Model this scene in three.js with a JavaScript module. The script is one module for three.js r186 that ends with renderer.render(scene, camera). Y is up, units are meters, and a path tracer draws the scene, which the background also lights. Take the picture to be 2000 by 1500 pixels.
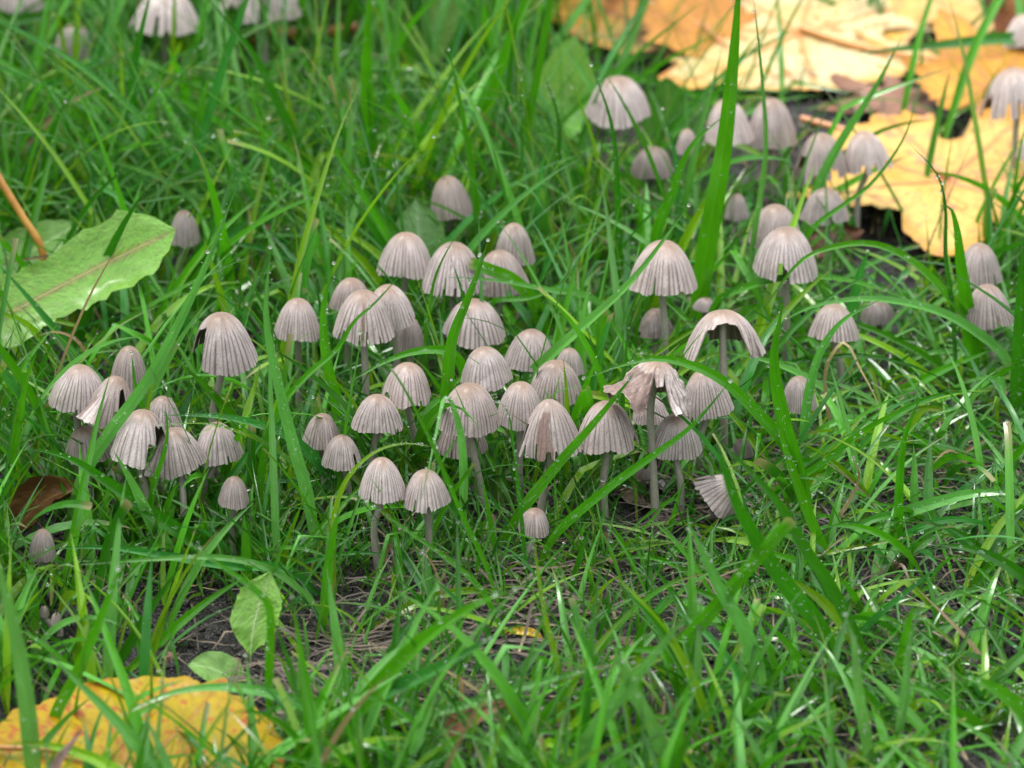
import * as THREE from 'three';
import { mergeGeometries } from 'three/addons/utils/BufferGeometryUtils.js';

// ------------------------------------------------------------------ camera, sky, sun, exposure
const V3 = THREE.Vector3;
const scene = new THREE.Scene();
const PITCH = THREE.MathUtils.degToRad(24), REACH = 0.7;
const camera = new THREE.PerspectiveCamera(12.4, 4 / 3, 0.01, 200);
camera.position.set(0, REACH * Math.sin(PITCH), REACH * Math.cos(PITCH));
camera.lookAt(0, 0, 0);
camera.updateMatrixWorld(true);
camera.updateProjectionMatrix();

{ // overcast sky: brighter overhead than at the horizon
  const W = 64, H = 32, d = new Float32Array(W * H * 4);
  for (let j = 0; j < H; j++) {
    const el = ((j + 0.5) / H - 0.5) * Math.PI, s = Math.max(0, Math.sin(el));
    const L = el > 0 ? 1.65 * (0.17 + 0.83 * Math.pow(s, 1.1)) : 0.13;
    for (let i = 0; i < W; i++) d.set([L * 0.965, L * 0.99, L * 1.03, 1], (j * W + i) * 4);
  }
  const sky = new THREE.DataTexture(d, W, H, THREE.RGBAFormat, THREE.FloatType);
  sky.mapping = THREE.EquirectangularReflectionMapping; sky.magFilter = THREE.LinearFilter; sky.needsUpdate = true;
  scene.background = sky; scene.environment = sky;
}
const sun = new THREE.DirectionalLight(new THREE.Color(1, 0.97, 0.92), 1.5);
sun.position.set(-0.35, 1.0, -0.25); sun.castShadow = true; sun.shadow.radius = 34;
sun.shadow.mapSize.set(2048, 2048);
Object.assign(sun.shadow.camera, { left: -0.4, right: 0.4, top: 0.4, bottom: -0.4, near: 0.1, far: 3 });
scene.add(sun);
const renderer = new THREE.WebGLRenderer({ antialias: true });
renderer.setSize(1024, 768); renderer.shadowMap.enabled = true; renderer.shadowMap.type = THREE.PCFSoftShadowMap;
renderer.toneMapping = THREE.LinearToneMapping; renderer.toneMappingExposure = 2.3;

// ------------------------------------------------------------------ helpers
function rng(seed) { let a = seed >>> 0; return () => { a = (a + 0x6D2B79F5) >>> 0; let t = a; t = Math.imul(t ^ (t >>> 15), t | 1); t ^= t + Math.imul(t ^ (t >>> 7), t | 61); return ((t ^ (t >>> 14)) >>> 0) / 4294967296; }; }
const clamp = THREE.MathUtils.clamp, lerp = THREE.MathUtils.lerp, sstep = (a, b, x) => { const t = clamp((x - a) / (b - a), 0, 1); return t * t * (3 - 2 * t); };
function hash3(x, y, z) { let h = Math.imul(x, 374761393) ^ Math.imul(y, 668265263) ^ Math.imul(z, 2147483647 ^ 0x5bd1e995); h = Math.imul(h ^ (h >>> 13), 1274126177); return ((h ^ (h >>> 16)) >>> 0) / 4294967296; }
function noise(x, y, z = 0) { // value noise, -1..1
  const X = Math.floor(x), Y = Math.floor(y), Z = Math.floor(z), f = (t) => t * t * (3 - 2 * t), u = f(x - X), v = f(y - Y), w = f(z - Z);
  const c = (i, j, k) => hash3(X + i, Y + j, Z + k);
  return 2 * lerp(lerp(lerp(c(0, 0, 0), c(1, 0, 0), u), lerp(c(0, 1, 0), c(1, 1, 0), u), v), lerp(lerp(c(0, 0, 1), c(1, 0, 1), u), lerp(c(0, 1, 1), c(1, 1, 1), u), v), w) - 1;
}
const fbm = (x, y, z = 0, n = 4) => { let s = 0, a = 0.5; for (let i = 0; i < n; i++) { s += a * noise(x, y, z + i * 7.3); x *= 2.03; y *= 2.03; z *= 2.03; a *= 0.5; } return s; };
const groundHeight = (x, z) => 0.0035 * fbm(x * 14 + 3, z * 14) + 0.0016 * fbm(x * 90, z * 90, 2) ;
const eye = camera.position.clone();
const ray = (px, py) => new V3(px / 1000 - 1, 1 - py / 750, 0.5).unproject(camera).sub(eye).normalize();
const ground = (px, py) => { const d = ray(px, py), k = -eye.y / d.y, p = eye.clone().addScaledVector(d, k); p.y = groundHeight(p.x, p.z); return p; };
const upright = (px, py, z) => { const d = ray(px, py); return eye.clone().addScaledVector(d, (z - eye.z) / d.z); };   // the point seen there in the upright plane at depth z
const seen = (p) => { const q = p.clone().project(camera); return [(q.x + 1) * 1000, (1 - q.y) * 750]; };
const pixel = (p) => p.distanceTo(eye) * 2 * Math.tan(THREE.MathUtils.degToRad(6.2)) / 1500;     // metres per photo pixel at a point
camera.focus = ground(1000, 1060).sub(eye).dot(ray(1000, 750)) - 0.004;
camera.userData.fStop = 26;
camera.far = 200;

const names = new Map();
function numbered(n) { const k = names.get(n) ?? 0; names.set(n, k + 1); return k ? `${n}_${String(k).padStart(3, '0')}` : n; }
function mark(o, label, category, group, kind) {
  o.traverse((c) => { if (c.isMesh) { c.castShadow = true; c.receiveShadow = true; } });
  if (label) o.userData.label = label; if (category) o.userData.category = category; if (group) o.userData.group = group; if (kind) o.userData.kind = kind;
  return o;
}
function thing(name, at, label, category, group) { const g = new THREE.Group(); g.name = numbered(name); g.position.copy(at); scene.add(g); return mark(g, label, category, group); }
function part(name, geo, mat, parent, label) { const m = new THREE.Mesh(geo, mat); m.name = name; m.castShadow = m.receiveShadow = true; if (label) m.userData.label = label; parent.add(m); return m; }

class Acc { // collects vertices of one mesh
  constructor() { this.p = []; this.n = []; this.u = []; this.c = []; this.i = []; this.count = 0; }
  v(x, y, z, nx, ny, nz, u, w, r, g, b) { this.p.push(x, y, z); this.n.push(nx, ny, nz); this.u.push(u, w); this.c.push(r, g, b); return this.count++; }
  tri(a, b, c) { this.i.push(a, b, c); }
  geo(origin, smooth) {
    const g = new THREE.BufferGeometry();
    if (origin) for (let k = 0; k < this.p.length; k += 3) { this.p[k] -= origin.x; this.p[k + 1] -= origin.y; this.p[k + 2] -= origin.z; }
    g.setAttribute('position', new THREE.BufferAttribute(new Float32Array(this.p), 3));
    g.setAttribute('normal', new THREE.BufferAttribute(new Float32Array(this.n), 3));
    g.setAttribute('uv', new THREE.BufferAttribute(new Float32Array(this.u), 2));
    g.setAttribute('color', new THREE.BufferAttribute(new Float32Array(this.c), 3));
    g.setIndex(new THREE.BufferAttribute(new Uint32Array(this.i), 1));
    if (smooth) g.computeVertexNormals();
    return g;
  }
}
function tex(w, h, f, srgb) {
  const d = new Uint8Array(w * h * 4);
  for (let j = 0; j < h; j++) for (let i = 0; i < w; i++) { const c = f(i / w, j / h); for (let k = 0; k < 3; k++) d[(j * w + i) * 4 + k] = clamp(c[k] * 255, 0, 255); d[(j * w + i) * 4 + 3] = 255; }
  const t = new THREE.DataTexture(d, w, h); t.wrapS = t.wrapT = THREE.RepeatWrapping; t.magFilter = THREE.LinearFilter; t.minFilter = THREE.LinearMipmapLinearFilter; t.generateMipmaps = true; t.needsUpdate = true;
  if (srgb) t.colorSpace = THREE.SRGBColorSpace;
  return t;
}
const ring = (x, y, k, s) => { const a = x * 2 * Math.PI, b = y * 2 * Math.PI; return fbm(Math.cos(a) * k + 5, Math.sin(a) * k + Math.cos(b) * k * 0.7, Math.sin(b) * k + s, 4); };   // noise that repeats without a seam

// ------------------------------------------------------------------ materials
const bladeVeins = tex(64, 256, (u, v) => { const s = 0.84 + 0.10 * Math.cos(u * Math.PI * 2 * 7) + 0.16 * ring(0.1, v, 3, u * 6); const rib = Math.abs(u - 0.5) < 0.05 ? 0.16 : 0; return [s + rib, s + rib * 0.7, s + rib]; });
const bladeBump = tex(64, 64, (u, v) => { const s = 0.5 + 0.35 * Math.cos(u * Math.PI * 2 * 9) + 0.2 * ring(u, v, 2.5, 3); return [s, s, s]; });
const grassMat = new THREE.MeshPhysicalMaterial({ name: 'grass', vertexColors: true, map: bladeVeins, bumpMap: bladeBump, bumpScale: 0.00008, roughness: 0.95, specularIntensity: 0.1, transmission: 0.36, thickness: 0, ior: 1.4, clearcoat: 0.85, clearcoatRoughness: 0.18, side: THREE.DoubleSide });
const capNoise = tex(256, 256, (u, v) => { const s = 0.86 + 0.5 * ring(u, v, 12, 1) + 0.15 * ring(u, v, 2, 5); return [s, s * 0.99, s * 0.98]; });
const capBump = tex(256, 256, (u, v) => { const s = 0.5 + 0.6 * ring(u, v, 14, 9); return [s, s, s]; });
const capMat = new THREE.MeshPhysicalMaterial({ name: 'cap flesh', vertexColors: true, map: capNoise, bumpMap: capBump, bumpScale: 0.00011, roughness: 0.65, specularIntensity: 0.35, clearcoat: 0.42, clearcoatRoughness: 0.36, side: THREE.DoubleSide });
const gillMat = new THREE.MeshPhysicalMaterial({ name: 'gills', vertexColors: true, roughness: 0.8, side: THREE.DoubleSide });
const stemMat = new THREE.MeshPhysicalMaterial({ name: 'stem', vertexColors: true, map: capNoise, roughness: 0.45, clearcoat: 0.2, clearcoatRoughness: 0.3 });
const leafSpeck = tex(256, 256, (u, v) => { const s = 0.92 + 0.22 * ring(u, v, 6, 2) + 0.14 * ring(u, v, 20, 8); return [s, s, s]; });
const leafBump = tex(256, 256, (u, v) => { const s = 0.5 + 0.5 * ring(u, v, 8, 4) + 0.25 * ring(u, v, 24, 6); return [s, s, s]; });
const greenLeafMat = new THREE.MeshPhysicalMaterial({ name: 'green leaf', vertexColors: true, map: leafSpeck, bumpMap: leafBump, bumpScale: 0.0004, roughness: 0.9, specularIntensity: 0.1, transmission: 0.25, thickness: 0, ior: 1.4, clearcoat: 0.6, clearcoatRoughness: 0.22, side: THREE.DoubleSide });
const dryLeafMat = new THREE.MeshPhysicalMaterial({ name: 'fallen leaf', vertexColors: true, map: leafSpeck, bumpMap: leafBump, bumpScale: 0.0002, roughness: 0.85, specularIntensity: 0.1, clearcoat: 0.3, clearcoatRoughness: 0.28, side: THREE.DoubleSide });
const stalkMat = new THREE.MeshPhysicalMaterial({ name: 'stalk', vertexColors: true, map: leafSpeck, roughness: 0.5, clearcoat: 0.3, clearcoatRoughness: 0.3 });
const strawMat = new THREE.MeshStandardMaterial({ name: 'straw', vertexColors: true, roughness: 0.6, side: THREE.DoubleSide });
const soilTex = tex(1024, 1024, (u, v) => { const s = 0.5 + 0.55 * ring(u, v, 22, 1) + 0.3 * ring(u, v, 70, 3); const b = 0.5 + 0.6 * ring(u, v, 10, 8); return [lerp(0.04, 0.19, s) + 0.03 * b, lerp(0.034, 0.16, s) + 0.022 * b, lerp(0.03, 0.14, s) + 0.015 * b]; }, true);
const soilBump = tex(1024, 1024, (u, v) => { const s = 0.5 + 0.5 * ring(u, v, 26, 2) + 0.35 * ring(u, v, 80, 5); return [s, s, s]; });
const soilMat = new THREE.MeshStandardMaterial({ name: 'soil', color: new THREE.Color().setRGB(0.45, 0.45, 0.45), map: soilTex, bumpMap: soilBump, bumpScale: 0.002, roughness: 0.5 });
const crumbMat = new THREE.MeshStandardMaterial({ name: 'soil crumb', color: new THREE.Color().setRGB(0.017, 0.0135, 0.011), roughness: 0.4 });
const dewMat = new THREE.MeshPhysicalMaterial({ name: 'water', color: 0xffffff, roughness: 0.02, transmission: 1, thickness: 0.001, ior: 1.33 });

// ------------------------------------------------------------------ the ground
{
  const N = 300, g = new THREE.PlaneGeometry(1, 1, N, N), p = g.attributes.position, uv = g.attributes.uv;
  const spread = (t) => { const s = t * 2; return 0.3 * s + 14 * Math.pow(Math.abs(s), 9) * Math.sign(s); };
  for (let k = 0; k < p.count; k++) { const x = spread(p.getX(k)), z = spread(-p.getY(k)) - 0.06; p.setXYZ(k, x, groundHeight(x, z), z); uv.setXY(k, x / 0.14, z / 0.14); }
  g.computeVertexNormals();
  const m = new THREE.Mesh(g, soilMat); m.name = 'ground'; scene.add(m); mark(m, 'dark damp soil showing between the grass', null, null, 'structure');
}

// ------------------------------------------------------------------ blades of grass
const GREEN = { g: [0.066, 0.315, 0.003], d: [0.032, 0.200, 0.003], p: [0.115, 0.370, 0.055], y: [0.175, 0.390, 0.006], b: [0.042, 0.250, 0.028], t: [0.30, 0.22, 0.10] };
const _t = new V3(), _s = new V3(), _n = new V3(), _a = new V3();
// a folded strip along points; face is where its flat side looks, twist turns it on the way
function blade(acc, pts, width, col, o = {}) {
  const n = pts.length - 1, { face = new V3(0, 0.6, 0.8), twist0 = 0, twist = 0, fold = 0.16, cut = 0, dry = 0, root = [0.20, 0.26, 0.07] } = o;
  let len = 0, prev = -1;
  for (let i = 0; i <= n; i++) {
    const s = i / n, P = pts[i];
    if (i) len += P.distanceTo(pts[i - 1]);
    _t.subVectors(pts[Math.min(n, i + 1)], pts[Math.max(0, i - 1)]).normalize();
    _s.crossVectors(_t, face); if (_s.lengthSq() < 1e-4) _s.set(1, 0, 0.1); _s.normalize();
    _s.applyAxisAngle(_t, twist0 + twist * s);
    _n.crossVectors(_s, _t).normalize();
    const e = s * (1 - cut * 0.35), w = width * (0.5 + 0.5 * sstep(0, 0.3, e)) * Math.max(0.03, cut ? 1 - 0.4 * e * e : 1 - Math.pow(e, 2.6)) * 0.5;
    const k = sstep(0, 0.28, s), q = dry * sstep(0.75, 1, s), qq = cut && i === n ? 0.8 : q;
    const r = lerp(lerp(root[0], col[0], k), 0.34, qq), g = lerp(lerp(root[1], col[1], k), 0.27, qq), b = lerp(lerp(root[2], col[2], k), 0.12, qq);
    const tone = 1 + 0.16 * noise(len * 260, pts[0].x * 4000, pts[0].z * 4000), d = fold * w * 2;
    const L = (side, u) => { _a.copy(P).addScaledVector(_s, side * w); if (!side) _a.addScaledVector(_n, -d); };
    const nl = Math.hypot(1, fold * 2), na = fold * 2 / nl, nb = 1 / nl;
    const add = (side, sgn, u) => { L(side); return acc.v(_a.x, _a.y, _a.z, _n.x * nb - sgn * _s.x * na, _n.y * nb - sgn * _s.y * na, _n.z * nb - sgn * _s.z * na, u, len / 0.03, r * tone, g * tone, b * tone); };
    const v0 = add(-1, -1, 0); add(0, -1, 0.5); add(0, 1, 0.5); add(1, 1, 1);
    if (prev >= 0) for (const c of [0, 2]) { acc.tri(prev + c, prev + c + 1, v0 + c); acc.tri(prev + c + 1, v0 + c + 1, v0 + c); }
    prev = v0;
  }
}
// photo points (root first) to a curve in space: an upright plane through the root, leaning towards the viewer by lean metres at the tip
function trace(flat, lean = 0, samples = 22, sink = 0.002) {
  const P = []; for (let k = 0; k < flat.length; k += 2) P.push([flat[k], flat[k + 1]]);
  const root = ground(...P[0]), out = [root.clone().setY(root.y - sink)];
  for (let k = 1; k < P.length; k++) {
    const q = upright(P[k][0], P[k][1], root.z + lean * k / (P.length - 1));
    if (q.y < groundHeight(q.x, q.z) + 0.001) { const h = ground(P[k][0], P[k][1]); q.copy(h); q.y += 0.0015; }
    out.push(q);
  }
  return { root, pts: new THREE.CatmullRomCurve3(out, false, 'centripetal').getSpacedPoints(samples) };
}

// ------------------------------------------------------------------ mushrooms
const capsSeen = [];
let seedM = 1;
function mushroom(o) {
  const R = rng(900 + seedM * 17), id = seedM++;
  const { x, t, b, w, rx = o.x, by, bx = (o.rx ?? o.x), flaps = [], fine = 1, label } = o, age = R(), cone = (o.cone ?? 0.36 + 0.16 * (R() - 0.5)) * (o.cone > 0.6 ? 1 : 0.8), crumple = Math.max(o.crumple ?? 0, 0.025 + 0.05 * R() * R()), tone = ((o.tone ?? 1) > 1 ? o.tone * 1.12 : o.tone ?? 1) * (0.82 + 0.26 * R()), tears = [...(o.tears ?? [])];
  for (let k = R() * 4; k > 0; k--) tears.push([R() * 360, 1.5 + 4 * R() * R(), 0.05 + 0.14 * R(), 0.4]);
  const P0 = ground(bx, by), z = P0.z + (o.dz ?? 0), px = pixel(upright(x, b, z));
  const A = upright(x, t, z), C = upright(rx, b - w * 0.5 * 0.38, z);
  const U = A.clone().sub(C); let H = U.length(); U.normalize(); U.applyAxisAngle(new V3(1, 0, 0), THREE.MathUtils.degToRad(o.pitch ?? (R() - 0.5) * 12));
  const F = new V3(1, 0, 0).cross(U).normalize(), X = U.clone().cross(F).normalize();
  if (o.tall) H *= o.tall;
  const rad = w * 0.5 * px;
  capsSeen.push({ x: (x + rx) / 2, y: (t + b) / 2, rx: w / 2 + 4, ry: (b - t) / 2 + 4, d: A.distanceTo(eye), fine });
  const root = thing(o.name ?? 'mushroom', P0, label, 'mushroom', 'small grey-brown bell mushrooms in the grass');
  const N = o.pleats ?? Math.round(34 + R() * 10), seg = N * (fine ? 6 : 4), rows = fine ? 26 : 15, maxA = Math.PI / 2 * 0.95;
  const ph = [R() * 6, R() * 6, R() * 6, R() * 50], wob = 0.03 + R() * 0.05;
  const base = (s) => { const f = s * maxA; return [rad * ((1 - cone) * Math.pow(Math.sin(f) / Math.sin(maxA), 0.86) + cone * s) * (1 + (o.flare ?? 0.03) * Math.pow(s, 5)), -H * (1 - Math.cos(f)) / (1 - Math.cos(maxA))]; };
  const win = (a, c, h, soft) => { let d = Math.abs(((a - c + 540) % 360) - 180); return 1 - sstep(h * (1 - soft), h * (1 + soft * 0.3) + 0.01, d); };
  const inner = new Acc(), outer = new Acc(), thick = 0.03 * rad + 0.00006;
  const gillDark = (o.gill ?? [0.23, 0.17, 0.145]).map((v) => v * 0.72);
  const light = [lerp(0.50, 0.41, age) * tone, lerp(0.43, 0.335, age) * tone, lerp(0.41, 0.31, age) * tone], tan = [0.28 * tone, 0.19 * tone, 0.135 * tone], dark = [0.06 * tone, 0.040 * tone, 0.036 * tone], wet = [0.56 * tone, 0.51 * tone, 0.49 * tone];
  const grain = (o.brown ?? 0.35 + 0.3 * R());
  for (let j = 0; j <= seg; j++) {
    const jj = j % seg, deg = jj / seg * 360, a = jj / seg * Math.PI * 2 + 0.07 * noise(Math.cos(jj / seg * Math.PI * 2) * 5 + id, Math.sin(jj / seg * Math.PI * 2) * 5), ca = Math.cos(a), sa = Math.sin(a);
    let reach = 1 + 0.03 * noise(ca * 2 + ph[3], sa * 2) + 0.014 * noise(ca * 17, sa * 17 + ph[3]);
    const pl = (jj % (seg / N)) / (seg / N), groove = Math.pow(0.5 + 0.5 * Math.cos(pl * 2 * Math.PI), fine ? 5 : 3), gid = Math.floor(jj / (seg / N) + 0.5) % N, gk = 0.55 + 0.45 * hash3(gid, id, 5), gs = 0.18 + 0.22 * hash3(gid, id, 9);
    reach -= 0.012 * groove;
    for (const [c, h, depth, jag = 0.08] of tears) { const k = win(deg, c, h, 0.16); if (k > 0) reach = Math.min(reach, 1 - depth * k * (1 + jag * 2 * noise(jj * (fine ? 0.16 : 0.25), id, 3)) ); }
    reach = Math.max(0.12, reach);
    let [r, y] = [0, 0], [pr, py] = base(0);
    const wv = 1 + wob * Math.cos(2 * a + ph[0]) + wob * 0.7 * Math.cos(3 * a + ph[1]) + 0.02 * Math.cos(5 * a + ph[2]);
    for (let i = 0; i <= rows; i++) {
      const s = Math.pow(i / rows, 0.9) * reach, [br, byy] = base(s);
      let dr = br - pr, dy = byy - py; pr = br; py = byy;
      let bend = 0; for (const [c, h, s0, curl] of flaps) { const k = win(deg, c, h, 0.5); if (k > 0 && s > s0) bend += curl * k * (s - s0) / (1 - s0); }
      if (bend) { const cb = Math.cos(bend), sb = Math.sin(bend); [dr, dy] = [dr * cb - dy * sb, dr * sb + dy * cb]; }
      r += dr; y += dy;
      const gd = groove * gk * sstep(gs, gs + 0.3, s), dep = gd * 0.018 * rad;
      const q = r * lerp(1, wv, s) - dep * 0.9, yy = y + 0.05 * rad * s * s * noise(ca * 1.7 + ph[2], sa * 1.7 + ph[3]);
      const cr = crumple ? crumple * rad * s : 0, c1 = cr ? fbm(ca * 3 + ph[3], sa * 3, s * 4) * cr : 0, c2 = cr ? fbm(ca * 3, sa * 3 + ph[3], s * 4 + 9) * cr : 0;
      const place = (Q, Y) => _a.copy(A).addScaledVector(U, Y + c2).addScaledVector(X, ca * Q).addScaledVector(F, sa * Q);
      place(Math.max(0, q + c1), yy);
      const tt = 1 - sstep(0.10, 0.55, s + 0.09 * noise(ca * 3 + id, sa * 3)), ed = sstep(0.93, 1.0, s / reach), mott = 0.94 + 0.26 * fbm(ca * 4 + ph[0], sa * 4, s * 5 + id) - 0.45 * sstep(0.44, 0.56, fbm(ca * 11 + id, sa * 11, s * 9 + 4, 3));
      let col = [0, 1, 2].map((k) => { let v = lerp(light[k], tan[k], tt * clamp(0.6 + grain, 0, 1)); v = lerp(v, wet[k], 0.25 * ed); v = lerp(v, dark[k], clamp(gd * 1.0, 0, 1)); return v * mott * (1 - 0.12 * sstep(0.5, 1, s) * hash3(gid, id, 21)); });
      if (o.patch) for (const [c, h, s0, s1] of o.patch) { const k = win(deg + 6 * noise(s * 9, id), c, h, 0.2) * sstep(s0, s0 + 0.05, s) * (1 - sstep(s1, s1 + 0.05, s)); if (k) { const st = 0.8 + 0.35 * noise(s * 60, jj * 0.4); col = col.map((v, m) => lerp(v, [0.18, 0.105, 0.08][m] * st, 0.85 * k)); } }
      outer.v(_a.x, _a.y, _a.z, 0, 1, 0, jj === j ? deg / 60 : 6, s * 1.5, ...col);
      place(Math.max(0, q + c1 - thick * (0.35 + 0.65 * s) + dep * 0.5), yy - thick * (1.1 - 0.9 * s));
      const gl = 0.55 + 0.6 * groove + 0.25 * noise(jj * 1.7, id, s * 3);
      inner.v(_a.x, _a.y, _a.z, 0, -1, 0, deg / 60, s, gillDark[0] * gl, gillDark[1] * gl, gillDark[2] * gl);
      if (j && i) { const k = j * (rows + 1) + i, m = k - rows - 1; outer.tri(m - 1, k, k - 1); outer.tri(m - 1, m, k); inner.tri(m - 1, k - 1, k); inner.tri(m - 1, k, m); }
    }
  }
  // the lip that closes cap and gills at the rim belongs to the cap
  const oc = outer.count;
  for (let j = 0; j <= seg; j++) { const k = j * (rows + 1) + rows; for (const src of [outer, inner]) { const p = src.p.slice(k * 3, k * 3 + 3); outer.v(p[0], p[1], p[2], 0, -1, 0, j / seg * 6, 1, light[0] * 0.9, light[1] * 0.88, light[2] * 0.86); } if (j) { const e = oc + j * 2; outer.tri(e - 2, e, e - 1); outer.tri(e, e + 1, e - 1); } }
  part('cap', outer.geo(P0, true), capMat, root);
  part('gills', inner.geo(P0, true), gillMat, root);
  // stem: from the soil into the cap
  if (!o.noStem) {
    const top = A.clone().addScaledVector(U, -H * 0.12), low = P0.clone(); low.y -= 0.003;
    const mid = low.clone().lerp(top, 0.5); mid.x += (R() - 0.5) * 0.003; mid.z += (R() - 0.5) * 0.003; const hi = top.clone().addScaledVector(U, -H * 1.0); if (top.y - low.y < H * 1.4) hi.lerpVectors(low, top, 0.6);
    if (hi.y < mid.y) mid.lerpVectors(low, hi, 0.5);
    const c = new THREE.CatmullRomCurve3([low, mid, hi, top], false, 'centripetal'), pts = c.getSpacedPoints(16), r0 = (o.stem ?? (0.0006 + rad * 0.04)) * 1.15, r1 = r0 * 0.72;
    part('stem', tube(pts, (s) => lerp(r0, r1, sstep(0, 0.5, s)) * (1 + 0.5 * Math.exp(-s * 18)), (s) => { const k = sstep(0, 0.35, s); return [lerp(0.13, 0.26, k) * tone, lerp(0.115, 0.25, k) * tone, lerp(0.085, 0.20, k) * tone]; }, 10, P0), stemMat, root);
  }
  return root;
}
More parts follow.
